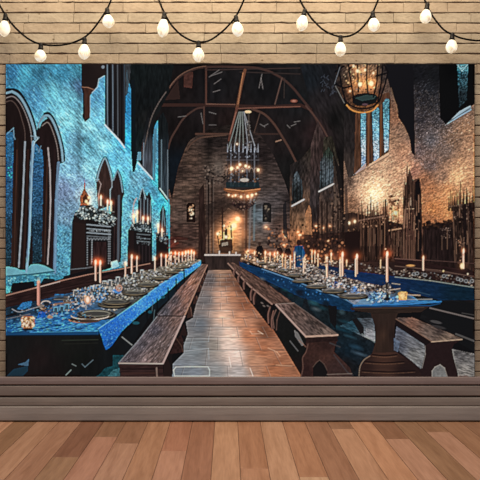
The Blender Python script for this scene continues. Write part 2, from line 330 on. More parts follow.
    line([(249, 256), (251, 194)], 1.8, (96, 92, 94), .7, pl); line([(254, 240), (254.5, 200)], 2.0, (96, 116, 124), .55)
    line([(246, 250), (246.5, 190)], 2.6, (60, 38, 30), .9); line([(243, 254), (243, 220)], 3, (84, 52, 36), .6)
    poly([(205, 240), (206, 205), (228, 195), (244, 200), (244, 215), (228, 208), (214, 222)], (40, 30, 28), .6, 0, .5)
    for k, (x0, x1, lab) in enumerate([(186.3, 195.6, 'left'), (262.2, 271.3, 'right')]):
        f = motif('printed_framed_panel', 'small framed panel on the far wall of the picture, '+lab+' one')
        poly([(x0, 222), (x0, 205), (x0+2, 202.6), (x1-2, 202.6), (x1, 205), (x1, 222.5)], (28, 16, 15) if k == 0 else (30, 28, 28), 1, f)
        R = np.random.RandomState(30+k)
        for q in range(34):
            ell(R.uniform(x0+2.4, x1-2.4), R.uniform(205.5, 219.5), R.uniform(.5, 1.1), R.uniform(.5, 1.3), [(196, 170, 140), (150, 112, 84), (60, 38, 30), (40, 26, 22)][R.randint(4)] if k == 0 else [(104, 92, 78), (56, 48, 44), (40, 36, 36)][R.randint(3)], 1, f)
    # candles glow at the far altar
    for (x, y, r, s) in [(228, 232, 14, 1.0), (236, 220, 9, .6), (237.5, 219, 5, 1.1), (233, 226, 5, 1.2), (219, 234, 4, .8), (226, 236, 4, .6), (242, 234, 6, .5)]:
        glow(x, y, r, (120, 72, 40), s)
    al = motif('printed_altar', 'small dark candlelit altar at the far end of the picture')
    for (x0, y0, x1, y1, w_) in [(222.5, 208, 222.5, 246, 1.6), (219.5, 222, 226, 222, 1), (226, 230, 226, 240, 3), (231, 226, 232, 250, 1.4), (219.5, 246, 232, 247, 2), (217.5, 236, 220, 250, 1.2)]:
        line([(x0, y0), (x1, y1)], w_, (46, 30, 26), .9, al)
    poly([(220, 240), (231, 239), (232, 253), (219, 253)], (56, 36, 28), .9, al)
    specks([(218, 222), (232, 222), (232, 240), (218, 240)], 30, [(220, 170, 124), (120, 80, 56), (50, 32, 26)], (.4, 1), seed=20)
    poly([(222, 243), (228, 242), (228, 245), (222, 246)], (150, 134, 118), .8)
    for (x, y, r) in [(237.6, 218.8, 2.3), (234, 225.5, 2.6), (217.8, 233.8, 1.5), (226, 237, 1.6), (224, 226, .9), (231, 229, .8)]:
        ell(x, y, r, r, (255, 224, 176), 1, soft=1.6)
    # raised stage
    sg = motif('printed_stage', 'low dark stage at the far end of the picture')
    poly([(204, 254), (240, 254), (241, 271), (207, 271)], (50, 38, 35), 1, sg, .3, (3, 9))
    line([(205, 255), (240, 255)], 1.6, (172, 158, 150), 1, sg); line([(207, 270), (234, 270)], 1, (24, 20, 20))
    for x in (213, 219, 225, 231): line([(x, 257), (x, 268)], .5, (28, 22, 22), .8)
    for x, h in ((219.3, 2.6), (229.5, 2), (236, 1.5)): line([(x, 254), (x, 254-h)], 1.4, (190, 176, 164), .9)
    # ---------------- left wall
    lw = motif('printed_stone_wall', 'blue lit left stone wall of the pictured hall')
    grad([(0, 60), (132.4, 60), (132.4, 150), (132.4, 170), (137, 160), (153, 180), (153, 130), (158, 120), (158, 190), (170, 205), (170, 270), (60, 284), (0, 300)],
         [(12, 72, 46, 104, 140), (25, 75, 70, 158, 186), (40, 72, 64, 140, 172), (50, 90, 96, 178, 200), (35, 96, 66, 130, 166), (62, 72, 60, 138, 170), (78, 70, 70, 150, 176), (72, 95, 100, 176, 198), (80, 88, 74, 112, 148), (68, 120, 118, 196, 212), (60, 135, 96, 176, 202), (75, 140, 100, 160, 186), (88, 125, 126, 196, 212), (98, 95, 84, 158, 198), (96, 120, 100, 178, 208), (100, 145, 120, 196, 216), (90, 145, 98, 176, 200), (70, 165, 112, 168, 196), (80, 180, 110, 150, 178), (62, 190, 116, 140, 174), (66, 215, 100, 134, 160), (60, 235, 70, 132, 160), (62, 265, 66, 130, 158), (90, 170, 122, 190, 208), (96, 200, 126, 170, 186), (115, 155, 90, 176, 210), (122, 180, 84, 186, 214), (130, 140, 40, 148, 194), (129, 110, 34, 112, 160), (128, 165, 92, 180, 214), (135, 180, 96, 154, 178), (145, 180, 92, 150, 178), (150, 190, 70, 140, 170), (122, 225, 88, 160, 186), (119, 255, 74, 142, 166), (156, 150, 60, 108, 130), (155, 180, 60, 180, 206), (154, 220, 90, 160, 184), (165, 205, 54, 168, 200), (166, 225, 60, 130, 156), (10, 278, 64, 150, 172), (30, 278, 80, 166, 186)],
         lw, 0.17, (1.2, 7), -42, 121, pw=3.0)
    b, m = pmask([(0, 60), (132.4, 60), (132.4, 170), (137, 160), (153, 180), (158, 120), (158, 190), (170, 205), (170, 270), (60, 284), (0, 300)])
    n = noise_b(b, (0.8, 5), -42, 125); n2 = noise_b(b, (1.6, 1.1), -30, 127)
    k = np.clip((Y[b]-150)/90, 0, 1)
    IMG[b] *= (1+m*(0.62*n*(1-0.5*k)+(0.35+0.5*k)*n2))[..., None]
    n = noise_b(b, (.9, 2.2), -42, 133); IMG[b] += (m*np.clip(n-.12, 0, 1)*150)[..., None]*col((.75, .95, 1)); n = noise_b(b, (9, 16), -20, 135); IMG[b] = IMG[b]*(1+m*n*.35)[..., None]
    n = noise_b(b, (1.0, 0.8), 0, 129)
    IMG[b] += (m*k*np.clip(n-.18, 0, 1)*150)[..., None]*col((.8, 1, 1))
    shade(79, 130, 4, .22, 30); shade(64, 190, 5, .12, 16); shade(92, 150, 4, .14, 22); shade(40, 72, 8, .15, 6)
    shade(78, 90, 7, .25, 22); shade(80, 160, 5, .2, 25)
    # dark mass where the roof meets the left wall
    lf = motif('printed_wall_post', 'dark timber posts above the left wall of the picture')
    grad([(126, 60), (175, 60), (168, 95), (156, 118), (153, 138), (143, 140), (141, 154), (138, 158), (134.6, 172), (132.4, 172), (132.4, 96), (128, 78)],
         [(130, 80, 20, 26, 27), (145, 100, 19, 22, 24), (135, 140, 22, 30, 32), (150, 120, 26, 26, 26)], lf, .3, (1.6, 6), 0, 131)
    grad([(131, 150), (131, 80), (135, 80), (136, 165), (132.5, 172)], [(133, 120, 18, 24, 28)], lf)
    # upper windows
    w = motif('printed_window', 'tall dark upper window in the blue wall of the picture, nearest')
    poly([(104.5, 60), (127, 60), (126, 90), (125, 148), (119, 140), (105, 124)], (30, 27, 29), 1, w, .3, (1.1, 20))
    for x, c in ((107.2, (96, 112, 124)), (109.8, (16, 16, 18)), (112.6, (92, 104, 116)), (117.5, (74, 78, 84)), (121.5, (18, 16, 18)), (124.3, (50, 60, 70))):
        line([(x, 60), (x+.4, min(147, 123+(x-105)*1.1))], 1.1, c, .8)
    line([(105, 125), (119, 140), (124.5, 147.5)], 1.5, (176, 200, 210))
    poly([(125, 60), (131, 60), (129.6, 80), (127.6, 94), (125.6, 96)], (52, 54, 58), .85, 0, .3, (1, 4))
    poly([(82, 60), (87, 60), (90, 66), (84, 68), (86, 64)], (30, 26, 28), .0)
    w = motif('printed_window', 'tall grey upper window in the blue wall of the picture, second')
    grad([(143, 166), (143, 140), (146, 118), (152, 100), (153, 130), (152.5, 179), (138, 163.5)], [(146, 158, 66, 72, 82), (150, 165, 60, 62, 70), (147, 145, 48, 52, 58), (148, 130, 24, 26, 28), (150, 112, 22, 23, 25)], w, .3, (1.2, 12))
    line(spline([(142, 158), (146, 140), (151, 119), (158, 104), (166, 92)]), 1.0, (84, 74, 70), .8)
    poly([(137, 160), (138, 152), (141, 152), (141, 160)], (90, 140, 160), .9)
    line([(138, 163), (152.5, 179)], 1.4, (170, 190, 200)); line([(143.5, 166), (143.8, 143)], .9, (110, 124, 136), .8); line([(148, 172), (148.5, 118)], .7, (34, 34, 38), .8)
    line([(155, 130), (154, 180)], 2.4, (66, 108, 126), .8)
    w = motif('printed_window', 'tall grey upper window in the blue wall of the picture, third')
    grad([(158.5, 186), (158.5, 118), (163, 112), (168, 124), (169, 203)], [(162, 180, 44, 54, 62), (165, 150, 32, 38, 44), (162, 125, 20, 24, 26)], w, .35, (1, 9))
    line([(161.5, 188), (161.5, 140)], 1, (92, 112, 122), .8); line([(160, 188.5), (168.5, 200)], 1.2, (150, 178, 186)); line([(167.6, 150), (167.8, 200)], .8, (104, 116, 124), .7)
    # bracket with pendant
    br = motif('printed_wall_bracket', 'dark wooden corbel at the top of the blue wall in the picture')
    poly([(81, 60), (104.5, 60), (105, 75), (100, 79), (98, 86), (93, 92), (90, 96), (90, 118), (85, 122), (82.5, 118), (83, 95), (81.5, 88)], (38, 29, 28), 1, br)
    poly([(84, 88), (95, 90), (90.5, 94), (90, 117), (85, 119)], (70, 42, 34), 1, br, .2, (1, 8)); line([(90.3, 96), (90, 117)], .8, (140, 160, 170), .8)
    line([(82, 87), (88, 87.5), (95, 90)], .7, (130, 92, 74)); line([(104, 76), (99, 79), (97.5, 87), (92, 93)], .9, (150, 176, 188), .9); ell(103, 67, 1.6, 1.6, (120, 130, 140), .8)
    # great arches of the near left windows
    a1 = motif('printed_arched_window', 'large blue glazed pointed window of the picture, cut by its left edge')
    a2 = motif('printed_arched_window', 'large blue glazed pointed window of the picture, beside the wooden screen')
    O1 = spline([(4, 88.5), (12, 88), (19, 90.5), (26, 100), (32, 113), (36, 127), (37.5, 140)])
    poly(O1+[(33, 160), (31, 271), (0, 268), (0, 90)], (35, 25, 24), 1, a1, .12, (3, 14))
    line([(6, 93.2)]+spline([(12, 91.5), (18, 95), (24, 103), (30, 116), (34.5, 131), (35.2, 139)]), 2.2, (116, 146, 160), 1, a1)
    line(spline([(5, 90), (12, 88.8), (19, 91.2), (26, 101), (32, 114), (36, 128), (37.2, 139)]), 1.5, (26, 24, 28), 1, a1)
    line(spline([(6, 98), (13, 96.5), (20, 103), (26, 115), (30.5, 130), (32, 146)]), .8, (128, 116, 112), .8)
    line(spline([(6, 102), (12, 101), (18, 108), (22, 120), (25, 134), (24, 160)]), .7, (84, 66, 60), .8)
    O2 = spline([(36, 140), (38, 126), (43, 114.5), (49, 112.6), (54, 119), (59, 132), (63, 148), (64.5, 162)])
    poly(O2+[(60, 164), (56.5, 190), (54, 272), (31, 272), (32, 150)], (36, 25, 25), 1, a2, .12, (3, 14))
    line(spline([(38, 127), (42, 118), (48, 115.6), (53, 121.5), (58, 134), (61.5, 148), (62.8, 161)]), 2.0, (112, 142, 156), 1, a2)
    line(spline([(44, 113.6), (49, 112.8), (54.4, 119.4), (59.4, 132), (63.4, 148), (64.6, 161)]), 1.5, (24, 22, 26), 1, a2)
    poly([(39, 124), (44, 117), (47.5, 118), (42, 122), (39.5, 128)], (104, 168, 186), .9)
    line(spline([(42, 126), (48, 122.5), (53, 132), (57, 146), (58.5, 160)]), .7, (128, 112, 106), .8)
    for (P, i_, sd) in [([(0, 300-160), (8, 132), (13.5, 133), (14, 150), (13, 200), (12, 265), (0, 265)], a1, 141), ([(33.5, 150), (36, 144), (42, 150), (43.5, 165), (42.5, 262), (33, 263), (32, 200)], a2, 143)]:
        grad(P, [(P[0][0]+4, 150, 40, 92, 128), (P[0][0]+4, 175, 36, 76, 112), (P[0][0]+6, 200, 34, 70, 100), (P[0][0]+4, 235, 26, 48, 64), (P[0][0]+4, 262, 24, 44, 54)], i_, .5, (1.3, .8), 30, sd)
        b, m = pmask(P); n = noise_b(b, (.9, 1.1), 20, sd+5); IMG[b] += (m*np.clip(n-.14, 0, 1)*220)[..., None]*col((.55, .85, 1))
    specks([(7, 162), (12, 162), (12, 178), (7, 178)], 8, [(60, 190, 190)], (.5, .9), seed=24)
    line([(7, 134), (13.5, 128), (14, 137), (17, 143)], .9, (110, 150, 170), .8)
    poly([(13.5, 140), (19.5, 138), (18, 200), (17, 268), (11, 266)], (46, 30, 26), 1, a1, .3, (1.2, 18)); line([(17, 150), (14, 266)], 1.2, (86, 52, 40), .5)
    line([(25, 142), (23.6, 180), (22, 215), (18.8, 267)], 1.7, (128, 134, 140), 1, a1, w2=1.5)
    line([(28, 150), (26.6, 200), (23.6, 268)], 1.9, (52, 32, 28), 1, a1)
    line([(33.5, 142), (31.6, 165), (30.5, 200), (29.4, 235), (26.6, 272)], 3.0, (120, 156, 178), 1, a1, w2=2.4); line([(31.6, 150), (29.6, 200), (27, 262)], .6, (60, 66, 84), .8)
    line([(34.5, 130), (35.5, 136), (38, 138.5), (34.6, 142), (33, 146)], 1.0, (150, 176, 186), .9); line([(31, 136), (39, 137.5)], 1.0, (120, 140, 150), .8)
    line([(36, 146), (39, 152), (41, 146)], .8, (100, 130, 146), .8)
    poly([(43.4, 158), (49, 156), (48, 200), (45.6, 264), (41.5, 262)], (42, 28, 25), 1, a2, .2, (1.2, 18)); line([(47.4, 160), (44.4, 262)], 1, (88, 52, 40), .5)
    line([(48, 148), (50, 170), (50.6, 200), (49.6, 230), (47.6, 264)], 1.5, (140, 128, 126), 1, a2, w2=1.3)
    line([(55, 150), (53.6, 200), (52, 268)], 2.2, (44, 28, 29), .7, a2)
    line([(58.6, 163), (56.4, 200), (54.6, 272)], 3, (104, 136, 164), .8, lw)
    for (P, lab) in [([(0, 276), (0, 266.5), (8, 266.6), (16, 268), (27, 273.5), (12, 276)], 'left'), ([(27, 274), (28, 268), (31, 264.5), (38, 264), (44, 265.5), (54, 270.5), (40, 273)], 'right')]:
        s = motif('printed_window_sill', 'pale blue sill under the large pointed window, '+lab+' one in the picture')
        poly(P, (98, 160, 174), 1, s, .06); line([(P[0][0], P[0][1]+1), (P[-2][0], P[-2][1]+1)], 1.8, (44, 96, 112))
    poly([(0, 285), (0, 277), (50, 275), (66, 276), (60, 284), (20, 288)], (52, 118, 142), 1, lw, .4, (1.5, 1.1), 0, 151)
    specks([(6, 285), (6, 278), (50, 276), (58, 283), (30, 287)], 80, [(130, 206, 220), (36, 92, 116), (96, 180, 200)], (.4, .9), seed=25)
    # wall niches over the mantels
    for (P, ins, lab) in [
        ([(96, 182), (99, 170), (104.8, 157), (109, 167), (112.5, 180), (113, 184), (110, 190), (110, 206), (98, 210)], (58, 40, 36), 'pointed wall niche above the large mantel in the picture, left one'),
        ([(110.5, 206), (110.5, 190), (113, 180), (117.5, 169), (121, 179), (124, 194), (122.5, 200), (121, 262), (112, 262), (111, 215)], (46, 32, 32), 'pointed wall niche above the large mantel in the picture, right one')]:
        w = motif('printed_wall_niche', lab); poly(P, ins, 1, w, .2, (1.5, 8))
    line(spline([(97, 181), (99.5, 170), (104.8, 158.5), (109, 168), (112, 181)]), 1.3, (112, 134, 144)); line(spline([(95.6, 181), (98.6, 169), (104.8, 156.5), (110, 167), (113.5, 180)]), .9, (28, 22, 26))
    line([(96, 179.5), (98.5, 179.5)], 1.4, (120, 150, 160)); line([(98.4, 180), (101, 184), (98.6, 194), (98.6, 206)], .9, (150, 130, 124), .8); line([(112, 180), (112, 187), (110.2, 190), (110.2, 204)], 1.1, (130, 140, 146), .8)
    line(spline([(113.5, 180), (117.6, 171), (120.4, 179), (122.6, 192)]), 1.2, (100, 122, 134)); line(spline([(117.6, 169), (121.6, 178), (124, 194)]), .9, (26, 22, 26))
    line([(119, 196), (118, 262)], 2.2, (74, 84, 94), .8); line([(116, 200), (115.6, 262)], 1.2, (22, 19, 22), .9); line([(121, 200), (119.8, 262)], .8, (24, 24, 30), .9)
    w = motif('printed_wall_niche', 'dark traceried wall niche above the middle mantel in the picture')
    poly([(138, 224), (138, 200), (140, 192), (142.3, 187.5), (145, 192), (147, 196), (149, 191), (151.5, 198), (152.6, 270), (146, 270)], (38, 32, 36), 1, w, .3, (1, 5))
    for x in (140.5, 144, 147.5, 150.4): line([(x, 222), (x+.2, 197+abs(x-144)*.5)], .8, (112, 130, 140), .7)
    line(spline([(139, 200), (142.3, 188.5), (145.6, 199)]), .9, (130, 160, 172), .8); 
    line(spline([(132.6, 222), (133.6, 205), (136.6, 198)]), 1.6, (170, 150, 150), .5)
    poly([(159, 233), (160, 212), (163, 204), (166, 212), (167, 262), (160, 262)], (40, 40, 44), 1, motif('printed_wall_niche', 'dark wall niche above the farthest mantel in the picture'), .3, (1, 5)); line([(162, 230), (163, 208), (165, 226)], .7, (110, 140, 150), .7)
    line([(168.7, 200), (168.8, 262)], 1.4, (60, 150, 170), .8)
    # mantels / wooden screens
    def mantel(P_side, P_front, lab, sd):
        mm = motif('printed_carved_mantel', lab)
        poly(P_side, (36, 26, 26), 1, mm); poly(P_front, (28, 23, 24), 1, mm)
        return mm
    m1 = mantel([(69.5, 278), (72, 222), (75, 212), (88, 208), (88, 274)], [(86, 276), (86, 216), (114, 218), (113, 262), (111, 268)], 'large dark carved wooden mantel with garland against the blue wall, nearest', 1)
    line([(72.5, 222), (70.8, 262), (70, 276)], .8, (56, 70, 84), .8); poly([(74, 222), (85, 224), (85, 268), (73, 270)], (44, 29, 27), .8)
    for k, yy in enumerate((224.5, 228.5, 232.6, 236)):
        line([(87, yy), (110.5, yy+2.2-k*.2)], 1.0 if k % 2 else 1.3, (124, 132, 138) if k < 3 else (88, 92, 96), .85)
    for k in range(15): ell(88+k*1.5, 238.6+(k % 2)*.8, .8, .9, (106, 110, 114), .8)
    for k in range(26): x_ = 88+rng.rand()*21; line([(x_, 230), (x_+.6, 231.5)], .5, (140, 146, 150), .6)
    for (x, y0, y1) in ((87.3, 238, 266), (92, 240, 262), (108.6, 232, 264), (110, 232, 262)):
        for yy in np.arange(y0, y1, 2.4): ell(x, yy, .6, .9, (120, 126, 130), .75)
    poly([(93.6, 242), (106.5, 242), (106, 262), (93, 266)], (44, 28, 28), 1, 0, .4, (.9, 9)); line([(92, 240), (91.4, 264)], .7, (118, 120, 122), .7)
    line([(70, 269.5), (86, 268)], .8, (110, 116, 120), .7); line([(86, 268), (92, 267)], 1.4, (94, 94, 98), .7)
    poly([(110.6, 262), (117, 260), (119, 266), (112, 269)], (150, 200, 212), 1, 0, .2); line([(111, 269.5), (119, 268)], 1.5, (44, 100, 130), .8)
    gl = motif('printed_garland', 'silvery leaf garland on the nearest mantel in the picture')
    poly([(76, 216), (79, 208), (90, 206), (104, 211), (115, 216), (115, 222), (104, 222), (88, 218), (80, 220)], (34, 40, 42), 1, gl)
    specks([(75, 214), (80, 206), (90, 205), (104, 210), (116, 216), (115, 223), (104, 223), (90, 219), (80, 219)], 190, [(170, 186, 188), (110, 128, 132), (50, 60, 62), (28, 34, 36), (200, 210, 208)], (.4, 1.1), seed=26)
    for k in range(18): x_, y_ = 97+rng.rand()*18, 214+rng.rand()*12; line([(x_, y_), (x_+2, y_+1.5)], .6, (150, 162, 164), .7)
    m2 = mantel([(127, 270), (128, 230), (131, 226), (136, 224), (136, 268)], [(134, 268), (134, 226), (152.5, 228), (152.5, 262)], 'dark carved mantel with garland against the blue wall, middle one', 2)
    for yy in (234, 238, 241): line([(137, yy), (150, yy+1)], .8, (96, 104, 108), .8)
    specks([(136, 236), (151, 238), (150, 246), (137, 244)], 26, [(110, 118, 122), (60, 64, 68)], (.3, .7), seed=27)
    for x in (139, 142.5, 146, 149.5): line([(x, 246), (x, 264)], .7, (48, 38, 40), .8)
    gl = motif('printed_garland', 'silvery leaf garland on the middle mantel in the picture')
    poly([(130, 230), (131, 224), (140, 222), (151, 226), (151, 232), (140, 232)], (34, 40, 42), 1, gl)
    specks([(130, 229), (131, 223), (140, 221), (151, 226), (151, 233), (140, 232)], 90, [(150, 164, 168), (100, 112, 118), (40, 48, 50)], (.35, .9), seed=28)
    m3 = mantel([(155.5, 262), (156, 234), (160, 232), (160, 262)], [(158, 262), (158, 234), (169, 236), (168.5, 262)], 'small dark carved mantel at the far end of the blue wall', 3)
    specks([(156, 240), (156, 232), (160, 229), (169, 234), (168, 244)], 70, [(130, 140, 144), (80, 90, 96), (40, 44, 48), (90, 84, 80)], (.35, 1.0), seed=29)
    # gilded lantern and candles on the mantels
    ln = motif('printed_lantern', 'small glowing gilded lantern on the nearest mantel in the picture')
    glow(85.5, 196, 9, (110, 44, 14), .5); glow(87, 202, 4, (160, 90, 40), .8)
    poly([(84.6, 176), (85.6, 190), (90, 198), (88.5, 205), (80.5, 205), (79.6, 198), (83.6, 189)], (140, 70, 36), .95, ln, .5, (1, 1.4)); poly([(82.5, 198), (85.5, 194), (87.5, 198), (86.5, 203), (83, 203)], (70, 36, 24), .9)
    for (x, y, r) in ((89, 197.6, 1.4), (86.2, 201.5, 1.5), (88, 203.4, 1.1)): ell(x, y, r, r*1.2, (255, 216, 160), 1, soft=1.2)
    line([(80, 206), (90, 206)], 1.6, (30, 22, 20))
    for (x, y, s_) in ((101, 198, 1.), (107.6, 202.5, 1.), (111.2, 203.6, .9)):
        candle(x, y, y+7, 1.8, (216, 190, 160), 1, .8)
    line([(99, 210), (114, 212)], .9, (120, 116, 110), .8); line([(103, 206), (103, 214)], .7, (110, 110, 106), .8); line([(109, 210), (109, 216)], .7, (110, 110, 106), .8)
    for (x, y, h) in ((137.4, 213, 9), (143, 219, 4), (148, 219.5, 4), (158.3, 226.5, 6), (162, 231, 5), (134, 217, 6)):
        candle(x, y, y+h, 1.6, (226, 180, 150), 1, .85)
    # ---------------- long bench backs behind the left table
    bb = motif('printed_bench_back', 'long dark wooden bench back behind the left table in the picture')
    poly([(0, 312), (0, 295), (60, 279), (120, 268), (160, 261), (200, 258), (200, 264), (110, 288), (60, 300)], (46, 29, 28), 1, bb, .25, (8, 1.5), -13)
    poly([(10, 292), (12, 283), (34, 281), (36, 290)], (22, 20, 24), 1); poly([(40, 284), (44, 278), (55, 279), (55, 283)], (22, 20, 24), .9); poly([(60, 282), (64, 276), (88, 270), (90, 275), (70, 281)], (24, 21, 24), .95)
    poly([(95, 274), (128, 266), (160, 259), (160, 262), (96, 278)], (26, 20, 22), .9)
    line([(5, 295.8), (36, 287.8), (60, 281), (88, 274.6), (118, 269.6), (150, 263.5)], 1.3, (132, 96, 82), 1, bb, w2=.8)
    line([(36, 287.8), (60, 281.6)], .7, (180, 160, 150), .8); line([(5, 300), (60, 288), (110, 278)], .8, (30, 20, 20), .7)
    # ---------------- left table
    tt = motif('printed_long_table', 'long left dining table under a blue cloth in the picture')
    grad([(0, 334), (0, 309), (50, 298), (82, 290), (110, 281), (150, 270), (192, 259), (201, 260), (98, 329), (97, 334)],
         [(10, 328, 22, 72, 128), (40, 326, 30, 92, 158), (60, 322, 36, 104, 176), (14, 312, 24, 36, 44), (40, 308, 28, 38, 46), (70, 300, 40, 60, 80), (60, 312, 26, 80, 130), (95, 325, 34, 104, 170), (110, 300, 54, 58, 62), (130, 290, 70, 70, 66), (150, 280, 92, 86, 76), (180, 266, 130, 112, 92)], tt, .35, (3, 1), 0, 161)
    b, m = pmask([(0, 334), (0, 320), (40, 314), (70, 318), (98, 328), (97, 334)])
    n = noise_b(b, (3.2, .8), -6, 163); IMG[b] += (m*np.clip(n, 0, 1)*260)[..., None]*col((.5, .9, 1.)); IMG[b] *= (1-m*np.clip(-n-.08, 0, 1)*1.6)[..., None]
    poly([(0, 336), (0, 332.5), (98, 331.5), (98.5, 336)], (20, 62, 104), 1, tt); line([(30, 332.4), (98, 331)], .8, (60, 138, 196), .7)
    # hanging cloth
    cl = motif('printed_tablecloth', 'bright blue patterned cloth hanging along the left table in the picture')
    grad([(98, 328.5), (118, 315), (138, 301), (160, 284), (182, 270.5), (201, 260), (201, 265), (180, 281), (160, 299), (140, 314.5), (122, 331), (113, 344), (107, 350.5), (104.5, 348), (102, 338)],
         [(105, 335, 26, 88, 172), (115, 328, 28, 92, 186), (110, 345, 18, 74, 152), (130, 315, 32, 102, 196), (150, 300, 38, 112, 204), (170, 285, 42, 116, 200), (190, 270, 44, 120, 206), (140, 303, 54, 130, 216)], cl, .2, (1.2, 1.2), 0, 165)
    b, m = pmask([(98, 328.5), (160, 284), (201, 260), (201, 265), (160, 299), (122, 331), (107, 350.5)])
    n = noise_b(b, (.8, 1.2), -30, 167); IMG[b] += (m*np.clip(n-.08, 0, 1)*230)[..., None]*col((.7, .85, 1.))
    line([(98, 329), (118, 315.5), (138, 301.5), (160, 285), (182, 271.5), (199, 262)], .9, (104, 170, 224), .8)
    # under the left table
    ut = motif('printed_table_leg', 'dark trestle under the left table in the picture')
    grad([(0, 380), (0, 336), (100, 335.5), (106, 350), (114, 345), (124, 332), (160, 300), (204, 264), (204, 268), (150, 316), (120, 364), (120, 380)],
         [(15, 345, 26, 25, 25), (40, 360, 34, 25, 25), (65, 345, 26, 26, 24), (50, 370, 28, 22, 22), (80, 360, 22, 23, 21), (90, 372, 20, 21, 21), (130, 335, 22, 24, 27), (110, 360, 22, 24, 26), (170, 296, 20, 30, 38)], ut, .1, (3, 9))
    line([(5, 335.8), (98, 335.2)], 1.4, (18, 30, 40)); line([(62, 340.4), (98, 339.6)], 1.0, (44, 48, 40), .8); line([(64, 344), (98, 343)], .6, (40, 40, 34), .6)
    poly([(6, 376.7), (14, 369), (28, 366), (28, 371), (22, 376.7)], (26, 60, 80), .7); poly([(18, 364.5), (26, 362), (29, 358.5), (28, 366)], (66, 98, 124), .8)
    line([(66, 375), (71, 370)], 1, (130, 146, 140), .7); line([(72, 364), (76, 366)], .7, (120, 130, 126), .7); line([(82, 364), (85, 367), (93, 360)], .8, (90, 108, 116), .7)
    poly([(113, 355), (124, 355), (120, 364), (118, 377), (96, 376.7), (100, 374), (105, 368), (113, 366)], (20, 64, 72), .85, 0, .3); poly([(113, 370), (120, 368), (120, 376), (108, 376)], (70, 120, 128), .5, 0, .4)
    line([(122, 337), (132, 345)], .9, (130, 132, 130), .8)
    for (x, y, w_, h_) in ((136, 323, 7, 3), (163, 297, 4, 3), (150, 312, 4, 3)): ell(x, y, w_/2, h_/2, (26, 78, 92), .9)
    for (x, y) in ((147, 318), (157, 307), (168, 296), (176, 287), (184, 280)): line([(x, y-8), (x+.4, y+4)], 1.4, (16, 18, 20), .8)
    for (x, y) in ((153, 309), (154.6, 318)): line([(x, y-8), (x-1, y+2)], .8, (70, 90, 96), .7)
    # ---------------- plates and glasses of the left table
    specks([(104, 296), (112, 281), (150, 269), (194, 258), (200, 261), (160, 283), (120, 308), (100, 318)], 620, [(176, 168, 150), (120, 112, 100), (60, 56, 54), (34, 32, 34), (90, 76, 62), (150, 150, 156)], (.45, 1.3), seed=40, flat=.7)
    def plate(x, y, rx, ry, n=1, lab=None, c=(150, 146, 128)):
        p = motif('printed_plate', lab)
        ell(x+.8, y+1.4, rx*1.05, ry*1.1, (24, 22, 24), .9)
        ell(x, y, rx, ry, (104, 92, 74), 1, p); ell(x, y-.25, rx-.7, ry-.5, (38, 36, 36), 1, p)
        ell(x-.2, y-.5, rx*.78, ry*.66, c, .75, p); ell(x, y-.3, rx*.68, ry*.5, (60, 58, 56), .95, p)
    for k, (x, y, rx, ry) in enumerate([(186, 265, 5, 1.1), (178, 269, 6, 1.3), (168, 273, 7, 1.5), (157, 278, 8, 1.8), (148, 284, 9.5, 2.1), (135, 292, 11.5, 2.6), (113, 304, 15, 3.4), (96, 314, 19, 4.6)]):
        plate(x, y, rx, ry, lab=None)
    ell(84, 320, 16, 3.2, (50, 36, 32)); line(arc(84, 319.6, 15, 3, 180, 360), .9, (150, 112, 90)); line(arc(90, 315.5, 19, 4, 185, 350), .9, (190, 176, 150)); ell(88, 321, 12, 1.8, (70, 52, 44), .9)
    def goblet(x, y, w_, h_, c=(170, 178, 186), lab=None):
        g = motif('printed_goblet', lab)
        ell(x, y-h_*.68, w_/2, h_*.34, tuple(v*.45 for v in c), .85, g); line([(x-w_*.34, y-h_*.9), (x-w_*.38, y-h_*.55)], .7, c, .9); line([(x+w_*.3, y-h_*.9), (x+w_*.3, y-h_*.5)], .6, tuple(min(255, v*1.15) for v in c), .9)
        ell(x, y-h_*.98, w_/2, .6, c, .8); line([(x, y-h_*.34), (x, y)], .8, c, .8, g); ell(x, y, w_*.36, .8, c, .8, g)
    for (x, y, w_, h_) in [(76, 304, 7, 14), (83, 306, 7, 13), (98, 297, 6, 12), (105, 294, 7, 13), (110, 290, 5, 10), (92, 296, 5, 10), (118, 286, 5, 9), (126, 283, 4, 8), (134, 281, 4, 8), (142, 277, 4, 7), (66, 306, 6, 9)]:
        goblet(x, y, w_, h_, (168, 176, 184) if x > 70 else (150, 130, 112))
    specks([(70, 294), (92, 286), (112, 282), (112, 294), (92, 302), (70, 304)], 110, [(190, 196, 200), (120, 112, 104), (50, 54, 60), (60, 118, 170), (160, 140, 120)], (.4, 1.2), seed=42)
    poly([(96, 302), (98, 297), (106, 297), (104, 303)], (70, 130, 190), .7, 0, .4); poly([(112, 292), (114, 289), (122, 290), (120, 294)], (70, 130, 200), .8, 0, .3); ell(119, 288, 3.4, 3.6, (190, 140, 116), .8)
    poly([(17, 309), (22, 303), (32, 301), (31, 306), (22, 310)], (40, 104, 160), .9, 0, .4, (.8, .8)); poly([(53, 299), (55, 294), (64, 294), (63, 298)], (44, 104, 156), .9, 0, .4); poly([(37, 318), (39, 312), (47, 311), (46, 317)], (24, 84, 176), 1, 0, .2)
    line(spline([(12, 309), (20, 312), (34, 308), (50, 304)]), .8, (130, 134, 140), .8); line([(6, 319), (30, 314)], .8, (110, 112, 116), .7); line([(6, 316), (16, 314)], 1.8, (24, 24, 28))
    ell(46, 306, 6, 3, (36, 34, 36), .9); line(arc(46, 304.5, 5, 3.6, 20, 170), .8, (170, 160, 150)); ell(41, 306, 3, 1.6, (140, 124, 112), .8)
    specks([(36, 310), (50, 304), (76, 303), (78, 308), (50, 316)], 80, [(150, 112, 84), (90, 64, 50), (34, 30, 34), (190, 170, 150), (36, 76, 120)], (.5, 1.4), seed=43, flat=.6)
